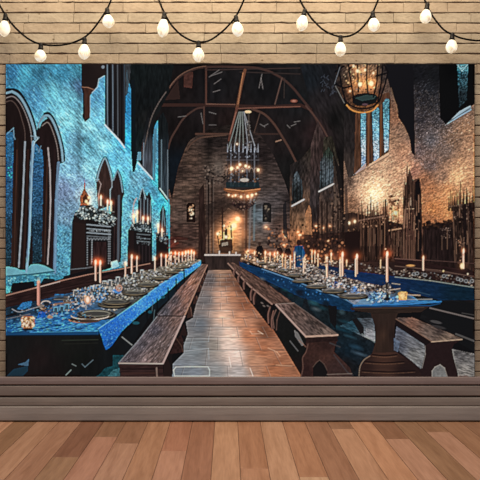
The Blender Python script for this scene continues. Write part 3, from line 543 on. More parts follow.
    line([(55, 304), (75, 302)], 1.6, (130, 96, 74), .8); ell(50, 317, 3, 1.6, (176, 130, 90), .8)
    ell(59, 296.6, 9, 1.4, (60, 60, 64), .6); ell(62, 299, 10, 1.6, (44, 38, 38), .9); line([(54, 299.5), (72, 299)], .6, (120, 120, 118), .8)
    specks([(100, 300), (112, 284), (150, 271), (194, 259), (198, 261), (160, 282), (124, 304)], 420, [(200, 196, 182), (150, 146, 134), (40, 38, 40), (28, 27, 30), (110, 96, 80), (176, 182, 190)], (.35, .95), seed=46, flat=.6)
    specks([(64, 304), (72, 290), (100, 284), (116, 280), (114, 296), (96, 304), (76, 310)], 170, [(206, 212, 216), (140, 140, 142), (34, 36, 42), (80, 140, 190), (170, 150, 128), (44, 40, 42)], (.35, 1.0), seed=47)
    specks([(8, 312), (50, 302), (78, 306), (96, 318), (60, 326), (30, 318)], 120, [(90, 150, 200), (30, 34, 44), (150, 130, 112), (22, 52, 90), (56, 116, 172)], (.4, 1.2), seed=48, flat=.5)
    for (x, y, rx, ry) in ((184, 266.6, 5, .8), (172, 272, 6, 1.), (160, 278, 8, 1.3), (147, 285, 9.5, 1.7), (134, 293, 11.5, 2.2), (116, 302, 14, 2.7)): plate(x, y, rx, ry, c=(130, 126, 112))
    for (x, y) in ((56, 314), (62, 313), (67, 311)): goblet(x, y+2, 6, 9, (100, 160, 200))
    vt = motif('printed_votive_holder', 'round speckled glowing candle holder at the left edge of the picture')
    glow(28, 322, 7, (90, 50, 20), .4); poly([(21, 318), (23, 316), (33, 316), (35, 318), (34.5, 326), (32, 329), (24, 329), (21.5, 326)], (150, 96, 60), 1, vt)
    specks([(21.4, 317), (34.6, 317), (34, 327), (22, 327)], 90, [(255, 214, 160), (240, 180, 120), (100, 60, 40), (255, 232, 190)], (.5, 1.0), seed=44); ell(28, 329.4, 7, 1.1, (22, 20, 26), .9)
    vt = motif('printed_votive_holder', 'glass candle holder with flame on the left table of the picture')
    glow(87.5, 300, 6, (150, 90, 50), .6); ell(87.5, 300, 3.4, 4.2, (210, 150, 110), .8, vt); ell(87.6, 299.6, 1.6, 2.8, (255, 236, 200), 1, vt, soft=1); line([(86, 304), (86, 309)], 1.6, (150, 150, 150), .7)
    candle(38.6, 281.5, 304, 3.2, (186, 124, 108), .25, .6, 'thick pink candle at the left end of the left table in the picture')
    for (x, y0, y1, w_) in [(95.6, 263, 280, 1.9), (100.3, 263.4, 282, 1.9), (125.4, 264.5, 276, 1.5), (131.8, 257.5, 273, 1.9), (137, 258.5, 271, 1.3), (155, 259.5, 270, 1.5), (161.3, 256, 266, 1.2), (166, 257, 266, 1.2), (171, 254.5, 264, 1.6), (175.3, 254, 263, 1.2), (179, 254.5, 262, 1.2), (182.4, 254.5, 261, 1.1), (185.7, 253.5, 261, 1.2), (188.3, 253, 260, 1.1), (191.5, 252.5, 260, 1.3), (194, 254, 260, .9), (169, 258, 264, 1.)]:
        candle(x, y0, y1, w_, (220, 156, 130), 1 if x > 90 else .3, 1.1 if w_ > 1.7 else .75)
    glow(98, 262, 5, (90, 26, 8), .7)
    specks([(166, 262), (168, 254), (194, 252), (195, 259)], 50, [(230, 180, 140), (120, 80, 60), (60, 40, 34)], (.4, .9), seed=45)
    glow(172, 243, 4, (110, 40, 26), .6); ell(175, 241, .9, 1.4, (240, 190, 160), .9); line([(168, 248), (178, 243)], 2, (110, 46, 34), .6); poly([(166, 240), (178, 236), (188, 238), (188, 240), (176, 240), (170, 246)], (64, 26, 22), .5)
    # ---------------- left benches
    def bench(P, lab, stops, sd, ang):
        bn = motif('printed_bench', lab); grad(P, stops, bn, .4, (1.0, 5), ang, sd); return bn
    b2 = bench([(157.3, 315.5), (184, 315.6), (196, 290), (207.5, 264.5), (202, 264), (180, 288)], 'wooden bench along the left table in the picture, far one',
               [(165, 311, 64, 62, 68), (178, 312, 92, 68, 62), (175, 300, 74, 66, 70), (186, 300, 124, 86, 72), (184, 290, 110, 76, 66), (192, 280, 136, 92, 72), (200, 270, 104, 74, 62), (197, 268, 70, 56, 52)], 171, 40)
    b1 = bench([(118.7, 363.6), (162.6, 363.8), (184, 316.6), (157.3, 316.4), (140, 338)], 'wooden bench along the left table in the picture, nearest one',
               [(125, 358, 70, 62, 66), (150, 358, 110, 90, 86), (160, 355, 84, 68, 64), (140, 345, 78, 72, 78), (165, 340, 92, 76, 72), (155, 330, 66, 62, 70), (175, 322, 110, 84, 76), (165, 320, 78, 66, 66)], 173, 40)
    b, m = pmask([(118.7, 363.6), (162.6, 363.8), (184, 316.6), (207.5, 264.5), (202, 264), (157, 316)])
    n = noise_b(b, (.8, 2.6), 40, 175); IMG[b] += (m*np.clip(n-.1, 0, 1)*150)[..., None]*col((1, .92, .95))
    line([(157.3, 316), (184, 316.2)], 1.2, (34, 22, 24)); line([(162.8, 363.5), (184.4, 316.4)], 1.9, (150, 126, 120), 1, b1); line([(185, 314.5), (207.4, 265)], 1.6, (140, 104, 88), 1, b2, w2=.7)
    line([(119, 363.3), (162.4, 363.6)], 1.3, (150, 134, 126), 1, b1); line([(118.6, 363), (138, 341), (157, 316.5)], .9, (120, 122, 126), .8); line([(157.5, 314), (202, 265)], .7, (90, 92, 98), .6)
    poly([(118.7, 364.4), (162.7, 364.4), (163.5, 380), (121, 380)], (48, 31, 30), 1, b1, .3, (9, 1.2)); line([(122, 369), (154, 369)], 1.4, (28, 19, 20)); line([(156.6, 368), (157, 377)], 1.6, (120, 98, 88), .8); line([(122, 373.5), (155, 373)], 2, (62, 38, 34), .8)
    dk = (27, 22, 23)
    poly([(163.4, 364.6), (185.4, 316), (183, 322), (186, 335), (187, 344), (182, 352), (183, 330), (172, 356), (172.5, 377), (163.4, 377)], dk, 1, b1)
    poly([(171, 352), (176, 340), (181, 335), (183.5, 342), (183.4, 352), (170, 354)], (44, 27, 26), 1, b1, .3); poly([(163.6, 366), (166.6, 357), (170, 364), (172.5, 377), (164, 377)], (38, 26, 25), 1, b1); line([(176, 338), (181.5, 346), (183, 352)], .8, (74, 50, 42), .8)
    poly([(180, 335), (184, 324), (187, 334), (186.7, 336)], (40, 26, 25), 1, b1)
    poly([(185.5, 315), (208, 265), (208, 269), (199, 295), (193, 312), (192, 318), (184.6, 319)], dk, 1, b2)
    for (x, y, h) in ((189.5, 316, 9), (195.5, 302, 6), (199.6, 290, 5), (202.4, 282, 4), (204.6, 276, 3)): poly([(x-2.2, y+2), (x-1, y-h), (x+1.6, y-h+1), (x+2.4, y+1)], (56, 36, 32), 1, b2); line([(x+2.6, y), (x+1, y-h)], .6, (110, 80, 68), .7)
    # ---------------- stone floor
    fl = motif('printed_stone_floor', 'pale stone aisle floor between the tables of the picture')
    FP = [(172.4, 380), (173, 364), (184, 353), (184, 345), (188, 334), (186, 322), (193, 318), (196, 305), (208.5, 270), (233, 270), (272, 328), (305, 380)]
    grad(FP, [(180, 372, 104, 110, 118), (195, 372, 112, 118, 126), (195, 350, 112, 118, 122), (200, 345, 100, 102, 104), (200, 325, 92, 96, 102), (215, 372, 122, 122, 122), (215, 345, 124, 116, 108), (218, 330, 144, 130, 122), (205, 300, 104, 98, 98), (210, 280, 88, 80, 80), (222, 276, 150, 114, 92), (222, 295, 184, 140, 116), (224, 318, 204, 160, 134), (230, 335, 206, 170, 150), (235, 355, 206, 178, 164), (226, 345, 196, 172, 158), (238, 372, 160, 150, 146), (240, 318, 190, 130, 98), (232, 295, 170, 114, 84), (228, 280, 110, 74, 58), (250, 335, 176, 110, 76), (262, 350, 156, 96, 66), (255, 360, 170, 120, 92), (275, 370, 150, 92, 62), (292, 374, 142, 90, 64), (265, 330, 110, 66, 46), (246, 305, 130, 78, 54), (240, 288, 100, 62, 46)], fl, .09, (7, 1.4), 0, 181, pw=2.6)
    b, m = pmask(FP)
    n = noise_b(b, (6, .9), 0, 183); IMG[b] *= (1+m*n*.30)[..., None]
    ys = [274, 277.6, 281.6, 286, 291, 296.6, 303, 310, 318, 327, 337.5, 350, 366]
    for k, yy in enumerate(ys):
        line([(170, yy), (305, yy+rng.uniform(-.5, .5))], .7+.3*(k > 7), (78, 62, 56), .0)
    vx, vy = 219, 246
    def fc(x, y): 
        return 1 if 0 else None
    bI = IMG.copy()
    for k, yy in enumerate(ys):
        line([(160, yy), (305, yy)], .8, (66, 58, 56), .42); line([(160, yy+.8), (230, yy+.8)], .6, (190, 194, 196), .16+.1*(k > 6))
        nx = ys[k+1] if k+1 < len(ys) else 382
        for q in range(-4, 6):
            xb = vx+(q*44+(k % 2)*20+rng.uniform(-6, 6)+4)*(yy-vy)/130; xc = vx+(xb-vx)*(nx-vy)/(yy-vy)
            line([(xb, yy), (xc, nx)], .6, (70, 60, 58), .4)
            line([(xb+.7, yy), (xc+.7, nx)], .5, (200, 190, 184), .22)
    mk = np.zeros((NH, NW), bool); mk[b] = m
    keep = mk & (IDS == fl)
    IMG[~keep] = bI[~keep]
    # bright joints of the nearest tiles and sheen
    for P in ([(176, 367), (190, 366.6), (208, 366.8), (209.6, 370), (209.6, 376), (174.6, 376), (173.6, 370), (176, 367)],): line(P, 1, (178, 186, 192), .75)
    line([(229, 357), (231, 367)], 1, (214, 206, 200), .7); line([(186, 351), (208.5, 348.5), (209, 359)], .8, (160, 166, 170), .5); line([(184, 342.6), (208.6, 341.4), (208.8, 336)], .8, (150, 156, 160), .5); line([(250, 368), (253, 376)], .9, (220, 210, 200), .7); line([(268, 348), (277, 352), (280, 356)], .8, (220, 170, 134), .5)
    line([(258, 331), (263, 334)], .8, (230, 190, 160), .6); line([(250, 331), (252, 334), (262, 333.5)], .8, (230, 190, 160), .4); line([(276, 365), (292, 366)], .9, (196, 150, 116), .5); line([(275, 362), (288, 356)], 5, (110, 64, 44), .25)
    glow(222, 322, 9, (30, 24, 20), .8, 30); glow(236, 350, 8, (26, 24, 22), .7, 22)
    # ---------------- right table and its cloth
    rt = motif('printed_long_table', 'long right dining table with pedestal under a blue cloth in the picture')
    grad([(240, 258), (262, 258), (300, 262), (352, 274), (400, 288), (440, 302), (356, 306), (346, 298), (300, 280), (262, 267)],
         [(250, 262, 130, 96, 72), (280, 268, 110, 92, 80), (310, 278, 96, 88, 84), (340, 290, 92, 92, 98), (360, 298, 112, 122, 138), (385, 298, 80, 110, 140), (400, 295, 60, 70, 80), (425, 301, 50, 120, 190), (380, 285, 60, 52, 52), (350, 280, 76, 64, 60)], rt, .3, (3, 1), 0, 191)
    specks([(240, 262), (245, 256), (268, 256), (300, 262), (345, 272), (385, 284), (372, 290), (340, 292), (300, 279), (262, 267)], 760, [(196, 178, 160), (130, 110, 96), (60, 46, 42), (30, 24, 24), (104, 78, 62), (160, 152, 152), (34, 27, 27), (40, 30, 30)], (.45, 1.35), seed=50, flat=.75)
    for (x, y, rx, ry) in [(262, 263, 4, .9), (272, 266, 5, 1.1), (284, 270, 6, 1.3), (296, 275, 8, 1.5), (309, 280, 9, 1.7), (318, 286, 11, 1.8), (334, 290, 11, 2.1), (353, 295.5, 14, 2.6)]: plate(x, y, rx, ry, c=(170, 164, 158))
    ch = motif('printed_tablecloth', 'deep blue cloth hanging along the right table in the picture')
    grad([(239, 261.5), (250, 265.5), (262, 269), (290, 278.5), (320, 291), (346, 299.5), (356, 306), (354, 312), (340, 310), (322, 305.5), (300, 297), (280, 288), (262, 278.5), (240, 266)],
         [(250, 268, 16, 48, 84), (262, 273, 15, 46, 80), (285, 284, 18, 50, 86), (305, 293, 17, 47, 78), (325, 300, 17, 48, 80), (345, 306, 16, 46, 74)], ch, .2, (3, 1.2), 20, 193)
    line([(262, 269), (290, 278.8), (320, 291), (346, 299.6), (354, 304.5)], 1.0, (96, 138, 176), .7); specks([(262, 270), (300, 284), (330, 298), (330, 304), (300, 294), (262, 277)], 46, [(34, 90, 146), (18, 44, 80), (50, 104, 150)], (.4, 1.0), seed=51)
    # below the right cloth
    grad([(240, 266), (262, 278.5), (300, 297), (340, 310), (356, 312), (374, 312), (374, 352), (362, 366), (356, 380), (330, 380), (338, 334), (294, 303), (262, 282)],
         [(260, 278, 22, 24, 30), (285, 290, 22, 28, 34), (305, 303, 24, 38, 46), (330, 315, 22, 30, 34), (350, 330, 18, 32, 40), (350, 350, 20, 36, 48), (345, 365, 24, 22, 24), (362, 325, 30, 30, 32)], 0, .3, (3, 2), 30, 195)
    for (x, y, rx, ry, c) in [(285, 290, 3.4, 1.4, (30, 90, 104)), (314, 303, 5, 2.2, (44, 110, 124)), (322, 308, 4, 1.6, (30, 78, 92)), (326, 304, 3.4, 3, (20, 20, 22)), (300, 293, 4, 3.2, (24, 20, 26)), (290, 295, 3, 2, (20, 60, 70)), (316, 309, 4, 1.6, (110, 124, 128)), (342, 312, 3, 2.4, (70, 100, 110)), (262, 279, 2.6, 1.4, (130, 134, 136)), (274, 286, 3, 1, (40, 84, 110)), (343, 330, 8, 1.4, (24, 74, 96)), (356, 347, 6, 2, (44, 84, 110)), (360, 354, 8, 1.4, (90, 116, 136)), (346, 322, 6, 1.2, (30, 82, 100)), (336, 326, 4, 1.2, (34, 78, 90)), (350, 336.5, 5, .9, (60, 110, 130))]:
        ell(x, y, rx, ry, tuple(v*.85 for v in c), .6, soft=2.4, rot=18)
    poly([(300, 312), (304, 300), (306, 296), (310, 310), (330, 330), (322, 325)], (24, 21, 24), .5)
    poly([(330, 322), (328, 305), (337, 306), (336, 330)], (22, 20, 22), .9)
    # middle strip of floor seen below the right table
    grad([(358, 318), (374, 318), (376, 342), (340, 326)], [(352, 326, 30, 60, 74), (366, 322, 60, 64, 70), (370, 335, 120, 118, 120)], 0, .4, (3, .8), 20, 197)
    poly([(366, 328), (376, 332), (377, 343), (366, 336)], (128, 128, 132), .8, 0, .4, (3, .8), 15, 198); poly([(352, 320), (357, 318), (364, 327), (364, 336), (360, 334)], (26, 22, 24), .95)
    line([(362, 334), (376, 343)], .9, (120, 130, 128), .7)
    # ---------------- right aisle benches
    b4 = motif('printed_bench', 'wooden bench along the right table in the picture, far one')
    poly([(228, 262.6), (233, 262.6), (262, 280), (293, 303), (272, 303.6), (250, 286)], (80, 58, 50), 1, b4, .5, (1, 4), -50, 201)
    grad([(228, 264), (250, 287), (272, 304.6), (272, 330), (250, 302), (232, 273)], [(236, 274, 30, 22, 22), (250, 295, 26, 22, 22), (265, 310, 22, 20, 21)], b4, .2)
    line([(228, 263.4), (250, 286.4), (272, 304)], 1.2, (128, 98, 86), 1, b4, w2=1.5)
    for (x, y, h) in ((234, 274, 5), (238.5, 281, 7), (244, 288, 9), (251, 299, 11), (254, 303, 11), (268.5, 322, 15), (272, 328, 17)): line(spline([(x+1.6, y-h), (x-.4, y-h*.5), (x, y+1)]), 1.4, (96, 68, 60), .9, b4); line([(x+2, y-h*.8), (x+1, y-1)], 1, (50, 34, 32), .8)
    for (x, y) in ((262, 303), (264, 306), (268, 306)): ell(x, y, 1.6, .7, (110, 96, 90), .7, rot=30)
    b3 = motif('printed_bench', 'wooden bench along the right table in the picture, nearest one')
    grad([(276, 304), (294, 303), (337.5, 334), (306, 336)], [(282, 307, 100, 78, 72), (300, 315, 90, 72, 66), (310, 325, 76, 62, 58), (325, 332, 96, 80, 72), (300, 308, 70, 52, 46), (320, 322, 66, 52, 48)], b3, .5, (1, 4), -48, 203)
    grad([(275, 305), (306, 337), (304, 380), (300, 374), (273, 329), (272, 320)], [(280, 320, 24, 24, 24), (295, 345, 22, 23, 22), (300, 370, 30, 22, 22)], b3, .1)
    line([(276, 304.6), (306, 336.6)], 1.7, (150, 124, 114), 1, b3); line([(306, 336.6), (337.5, 335)], 1.8, (158, 128, 112), 1, b3); line([(276, 304), (294, 303)], .8, (130, 110, 100), .8); line([(294, 303), (337, 333.6)], .6, (100, 90, 86), .7)
    poly([(306, 338), (337, 336.5), (338, 341), (306, 343)], (40, 26, 25), 1, b3, .2)
    grad([(306, 343), (337, 341), (335, 346), (334, 352), (340, 358), (350, 368), (354, 380), (300, 380), (303, 356), (307, 350)], [(310, 350, 58, 36, 32), (325, 346, 46, 29, 27), (325, 356, 70, 44, 38), (335, 368, 56, 38, 36), (305, 372, 46, 28, 27)], b3, .15)
    line(spline([(308, 344), (306, 352), (302.6, 358), (303, 368), (301, 377)]), 1.0, (86, 60, 52), .7)
    ac = [(313, 380), (313, 367), (316, 363), (319.6, 360), (324, 364), (327, 370), (328.5, 380)]; poly(ac, (24, 21, 22), 1, b3); line(ac[1:6], .8, (84, 64, 56), .7)
    line([(334, 355), (348, 373), (353, 375)], 1.4, (64, 58, 60), .6); line([(327, 374.5), (352, 373.6)], .8, (120, 104, 94), .6); line([(330, 343), (340, 347)], 1.4, (60, 58, 60), .7)
    poly([(294.4, 330), (298, 333), (304, 345), (302, 346), (295, 336)], (110, 106, 104), .8); line([(290, 341), (298, 351)], 1.0, (96, 94, 94), .7); line([(299, 340), (306, 347)], .8, (130, 90, 74), .6); line([(276, 310), (272.6, 318), (274, 328)], 1.2, (110, 80, 70), .7); line([(280, 311), (277, 320), (276.4, 330)], 1.0, (92, 66, 58), .7)
    # ---------------- second table at the right, behind
    grad([(300, 262), (330, 262), (395, 262), (474.5, 284), (474.5, 340), (440, 330), (420, 318), (424, 304), (400, 288), (350, 272)],
         [(330, 262, 70, 42, 34), (360, 266, 60, 38, 32), (400, 272, 46, 30, 28), (440, 275, 40, 26, 25), (470, 290, 34, 26, 26), (440, 296, 22, 30, 34), (460, 310, 20, 24, 26), (430, 310, 24, 24, 26), (470, 330, 22, 22, 23)], 0, .15, (5, 1.5), 12)
    poly([(395, 257), (474.5, 272), (474.5, 290), (395, 268)], (44, 27, 26), 1, motif('printed_bench_back', 'dark wooden bench back at the right edge of the picture'), .2, (8, 1.6), 10)
    line([(395, 258.5), (422, 260.5), (422, 270)], .9, (104, 72, 62), .8); line([(425, 260), (455, 262), (474, 263.5)], .7, (80, 56, 50), .8); line([(395, 266), (440, 270.5), (474, 277)], .8, (104, 78, 66), .7); line([(424, 270), (474, 276)], .8, (90, 66, 58), .7); ell(410.5, 265.6, 4.4, 1.0, (196, 140, 80), .9)
    tk = motif('printed_tablecloth', 'dark blue cloth of the rearmost table in the picture')
    grad([(318, 262), (330, 266), (360, 272), (400, 277), (440, 282), (474.5, 287), (474.5, 300), (440, 300), (400, 290), (360, 281), (330, 274), (318, 268)],
         [(330, 269, 20, 38, 68), (360, 276, 20, 44, 84), (395, 282, 18, 40, 76), (425, 289, 16, 40, 70), (460, 293, 15, 36, 52)], tk, .2, (4, 1.4), 10)
    line([(395, 277), (430, 280.6), (474, 287.4)], .9, (130, 134, 124), .8)
    specks([(318, 264), (330, 260), (370, 264), (420, 271), (474, 277), (474, 286), (430, 280), (395, 276), (360, 271)], 330, [(150, 132, 116), (96, 78, 66), (38, 28, 27), (32, 24, 24), (70, 50, 42), (110, 106, 104), (30, 22, 22)], (.45, 1.3), seed=60, flat=.75)
    for (x, y) in ((414, 274), (417, 273.5), (425, 275), (461, 280), (466, 281), (472, 281), (458, 279), (444, 276)): ell(x, y, 2.2, 1.8, (140, 142, 142), .7); ell(x, y, 1.4, 1.1, (44, 38, 38), .8)
    # dark bench behind and strip lines
    poly([(418, 300), (474.5, 303), (474.5, 352), (440, 332), (424, 314)], (23, 23, 25), .95)
    line([(430, 308), (474, 318.6)], 1.4, (104, 94, 90), .85); ell(436, 322, 6, 1.4, (74, 70, 70), .8, rot=12); ell(438, 327, 8, 1.4, (56, 52, 52), .8, rot=12); line([(456, 334), (474, 341)], 1.8, (80, 76, 74), .8); line([(410, 290), (430, 295)], .8, (60, 90, 110), .5); line([(462, 313), (474, 315)], .8, (70, 66, 64), .7)
    # ---------------- near end of the right table
    line([(353.5, 305.4), (370, 305.0), (410, 304), (441, 301.6)], 1.6, (40, 102, 160), 1, rt); line([(354, 307), (430, 305.6), (440, 303.4)], 1.3, (24, 60, 92), 1, rt)
    poly([(373, 304), (378, 300), (400, 300), (440, 301), (430, 303), (400, 304)], (48, 104, 152), 1, rt, .3, (4, .8)); line([(396, 299.6), (432, 299.2)], .9, (150, 150, 146), .7); line([(404, 294.6), (420, 295.4)], 1.2, (170, 150, 130), .8)
    poly([(355, 304.4), (362, 299), (372, 300), (372, 305)], (84, 124, 154), .8, 0, .2, (4, .8))
    sk = motif('printed_goblet', 'cluster of pale blue glasses at the near end of the right table')
    poly([(368, 301), (368, 296), (372, 291), (378, 289), (384, 292), (390, 297), (398, 296), (398, 302), (386, 303)], (56, 96, 140), .85, sk, .4)
    specks([(367, 302), (368, 294), (376, 289), (384, 292), (392, 298), (398, 296), (398, 302)], 130, [(150, 196, 226), (84, 144, 200), (44, 70, 110), (190, 214, 226), (34, 40, 60)], (.4, 1.3), seed=61)
    specks([(356, 292), (360, 284), (392, 286), (396, 294), (370, 292)], 150, [(170, 150, 134), (110, 90, 80), (46, 36, 36), (200, 186, 172), (40, 32, 32)], (.5, 1.4), seed=62)
    specks([(318, 290), (322, 276), (345, 276), (352, 290)], 130, [(206, 176, 160), (150, 120, 104), (60, 44, 42), (190, 196, 204), (44, 34, 34)], (.5, 1.4), seed=63)
    for (x, y, c) in ((355, 289, (70, 110, 180)), (336, 284, (34, 56, 100)), (349, 288, (40, 40, 46))): poly([(x-2, y+2.6), (x-1.6, y-3), (x+1.8, y-3), (x+2.2, y+2.6)], c, .95, 0, .4)
    ell(353, 290, 2.5, 3, (110, 150, 206), .5); 
    for (x, y, rx, ry) in ((334, 290, 11, 2.0), (353, 295.4, 13.5, 2.6)): plate(x, y, rx, ry, c=(176, 170, 168), lab=None)
    vh = motif('printed_votive_holder', 'small amber glass candle holder at the near end of the right table')
    poly([(399, 300), (398, 293), (400, 291.5), (406, 291.5), (407.5, 293), (406.6, 300)], (206, 150, 90), 1, vh, .4, (1, 1)); ell(402.5, 296, 2.2, 3, (255, 216, 150), .7, soft=2)
    line([(386.6, 283), (388, 299)], 2.4, (44, 38, 40)); ell(387, 299, 3.6, 1.4, (30, 28, 32)); specks([(383, 282), (391, 282), (391, 299), (383, 299)], 30, [(120, 112, 100), (50, 46, 46)], (.4, .9), seed=64); line([(390, 290), (400, 288.6)], .8, (190, 170, 150), .7); line([(392, 283.4), (400, 284.4)], .7, (180, 170, 150), .7)
    specks([(262, 264), (300, 262), (345, 274), (350, 288), (318, 284), (284, 270)], 420, [(210, 196, 184), (150, 132, 120), (40, 32, 32), (30, 25, 27), (120, 92, 74), (180, 178, 182)], (.35, 1.0), seed=67, flat=.6)
    specks([(318, 284), (350, 282), (392, 290), (386, 298), (340, 294)], 150, [(190, 180, 176), (120, 108, 104), (36, 32, 36), (90, 130, 180), (54, 44, 44)], (.4, 1.2), seed=68, flat=.55)
    # pedestal
    pd = motif('printed_table_leg', 'turned wooden pedestal carrying the near end of the right table')
    poly([(350, 307.5), (430, 306), (421, 312), (398, 313), (396, 318), (372, 318), (371, 313), (352, 310)], (46, 34, 29), 1, pd, .15, (8, 1)); line([(354, 308.6), (424, 307.4)], .7, (76, 62, 50), .7)
    grad([(371, 314), (397, 313.4), (394.6, 326), (394, 345), (396, 353), (372, 354), (375, 345), (374.6, 326)], [(374, 330, 44, 30, 26), (384, 335, 64, 44, 35), (392, 335, 38, 27, 25), (384, 318, 50, 36, 31)], pd, .08, (1.5, 12))
    # ---------------- gray floor and bench at the right
    grad([(397, 322), (424, 344), (425, 352), (421, 369), (412, 361), (400, 352), (395, 340)], [(400, 330, 84, 88, 100), (412, 342, 92, 92, 96), (415, 355, 110, 108, 106), (400, 345, 64, 66, 76)], 0, .4, (4, .8), 22, 211)
    poly([(394, 338), (400, 342), (398, 352), (394, 350)], (88, 100, 120), .7, 0, .3)
    grad([(452, 349), (474.5, 354), (474.5, 380), (458, 380), (455, 366)], [(460, 356, 84, 80, 80), (466, 370, 120, 114, 108), (472, 362, 92, 88, 86)], 0, .5, (3.5, .8), 14, 213)
    b5 = motif('printed_bench', 'wooden bench with arched foot at the lower right of the picture')
    grad([(395.4, 318), (412, 317.4), (462.5, 338.8), (431.6, 341.4)], [(400, 320, 72, 58, 54), (410, 325, 110, 76, 62), (430, 332, 92, 76, 68), (445, 338, 110, 90, 76), (440, 330, 56, 46, 44)], b5, .45, (4, .9), 24, 215)
    poly([(395, 319), (431.6, 342), (431, 343.6), (426, 346), (396, 326)], (30, 22, 23), 1, b5)
    poly([(431.6, 342), (462.5, 339.4), (454, 344), (452, 348), (452.5, 356), (457, 366), (458.6, 380), (396, 380), (418, 370), (421, 368.6), (425, 356), (424.6, 346)], (40, 26, 27), 1, b5, .08)
    line([(431.6, 341.8), (462, 339.4)], 1.1, (150, 124, 104), 1, b5); line([(396, 319), (431.6, 341.4)], .7, (130, 96, 78), .8)
    line([(425, 346), (425.4, 354), (422, 368)], .7, (130, 124, 118), .7); line([(452.6, 350), (455, 362), (459, 376)], .8, (130, 124, 118), .7)
    poly([(432, 380), (432, 371), (435, 367), (440, 364.6), (444.6, 368), (447.6, 380)], (104, 102, 100), 1, 0, .15); line([(432, 377), (432, 371), (435, 367), (440, 364.6), (444.6, 368), (447.4, 377)], .7, (150, 140, 130), .7)
    poly([(397, 377), (397, 352), (410, 360), (421, 370), (420, 377)], (38, 24, 26), 1, 0)
    grad([(373, 353), (396, 352), (402, 356), (413, 364), (421, 373), (422, 380), (359, 380), (361, 368), (366, 358)], [(366, 366, 44, 29, 27), (384, 358, 66, 42, 34), (384, 372, 64, 42, 35), (405, 370, 38, 25, 25)], pd, .1, (12, 1))
    for (x0, x1, y_) in ((372, 397, 354.5), (365, 404, 361.5), (362, 415, 370.6)): line(spline([(x0, y_), ((x0+x1)/2, y_+1.2), (x1, y_)]), 1.2, (32, 21, 21), .9); line(spline([(x0, y_+1.6), ((x0+x1)/2, y_+2.8), (x1, y_+1.6)]), .6, (96, 66, 50), .6)
    line(spline([(370, 356), (364, 360), (360, 367), (359, 377)]), 1.0, (112, 94, 80), .7)
    # ---------------- persons far right
    for (x, y, w_, h_, c, c2, lab) in [(259.8, 260, 8, 18, (22, 20, 22), (56, 40, 34), 'person in black standing beyond the long table in the picture'), (279.5, 260, 7, 16, (26, 20, 21), (70, 46, 38), 'person in dark clothes beside the blue coated one in the picture'),
                                       (288, 261, 7, 16, (30, 22, 24), (80, 54, 44), None), (299, 267, 11.5, 27, (18, 62, 98), (50, 30, 28), 'person in a blue coat standing with back turned in the picture')]:
        p = motif('printed_person', lab)
        poly([(x-w_/2, y), (x-w_/2, y-h_*.55), (x-w_*.34, y-h_*.78), (x+w_*.3, y-h_*.8), (x+w_/2, y-h_*.55), (x+w_/2, y)], c, 1, p, .3, (1, 4))
        ell(x-.3, y-h_*.9, w_*.19, h_*.11, c2, 1, p)
    line([(296.5, 266), (297, 252)], .8, (12, 36, 62)); line([(303, 266), (302.5, 250)], .8, (44, 96, 136), .7)
    for (x, y, rx, ry) in ((300, 281, 8, 1.2), (316, 286.4, 10, 1.6), (333, 291, 11, 1.9), (353, 296, 13.5, 2.3)): plate(x, y, rx, ry, c=(150, 144, 140))
    # candles on the right tables
    for (x, y0, y1, w_, f) in [(387.2, 254.6, 281, 2.2, 1), (342.6, 255, 275, 2.0, 1), (340.3, 259.6, 276, 1.7, .5), (357, 257, 273, 2.0, 1), (355.8, 258.5, 276, 1.6, .3), (331.3, 255, 262, 1.3, 1), (327, 257, 276, 2.1, .25), (423.4, 258.6, 270, 1.7, .8), (463.6, 251.6, 268, 1.9, 1), (380.7, 259.6, 268, 1.2, .2), (294.6, 254, 268, 1.6, .4), (285.4, 257, 268, 1.4, .8), (290.4, 257.6, 268, 1.4, .8), (282.6, 256, 266, 1.4, .7), (265.4, 253.5, 262, 1.4, 1), (277.5, 254, 262, 1.2, .9), (254.5, 253.5, 260, 1.2, .8), (305, 259, 268, 1.7, .6), (318, 256, 266, 1.4, .7), (312, 252, 264, 1.2, .6), (303.6, 261, 272, 1.6, .4), (325.8, 258, 266, 1.2, .5), (270, 254.6, 261, 1.2, .9), (274.6, 255, 261, 1.1, .9), (248, 252.5, 258, 1, .8), (346.7, 262, 266, 1.1, .7), (315, 253, 262, 1.1, .7)]:
        candle(x, y0, y1, w_, (222, 164, 138) if w_ > 1.5 else (212, 146, 110), f, 1.2 if x in (387.2, 342.6, 357) else .7)
    glow(387.2, 254, 4, (120, 20, 0), .5); glow(342, 254, 4, (80, 20, 0), .4)
    ell(462, 266, 1.9, 2.8, (255, 214, 150), 1, soft=1.4); glow(462, 266, 4, (90, 50, 20), .8); ell(443.4, 271, .9, 1, (240, 190, 120), .9); ell(467.8, 274, .9, 1, (240, 200, 140), .9); ell(385.5, 249, .8, .8, (250, 160, 120), .9)
    specks([(457, 240), (464, 240), (464, 262), (457, 262)], 16, [(170, 120, 90), (60, 40, 34)], (.4, 1.0), seed=65)
    specks([(240, 260), (244, 250), (270, 254), (320, 258), (345, 262), (320, 266), (270, 262)], 190, [(220, 170, 130), (140, 90, 64), (60, 40, 34), (240, 200, 160), (40, 28, 26)], (.35, .95), seed=66)
    for (x, y) in ((247, 252), (252, 251), (262, 257), (276, 256.6), (292, 260), (310, 258), (320, 262), (334, 258.5)): glow(x, y, 2.6, (110, 62, 30), .7)
    # ---------------- chandeliers
    c1 = motif('printed_chandelier', 'tall wrought iron chandelier hanging in the middle of the picture')
    ell(248, 111.8, 3.4, 1.5, (214, 170, 130)); 
    glow(243, 170, 12, (80, 46, 24), .55, 7); glow(242, 196, 14, (80, 40, 18), .5, 5)
    poly([(228, 150), (257, 150), (259, 188), (258, 194), (226, 194), (226, 188)], (30, 26, 28), .55, c1)
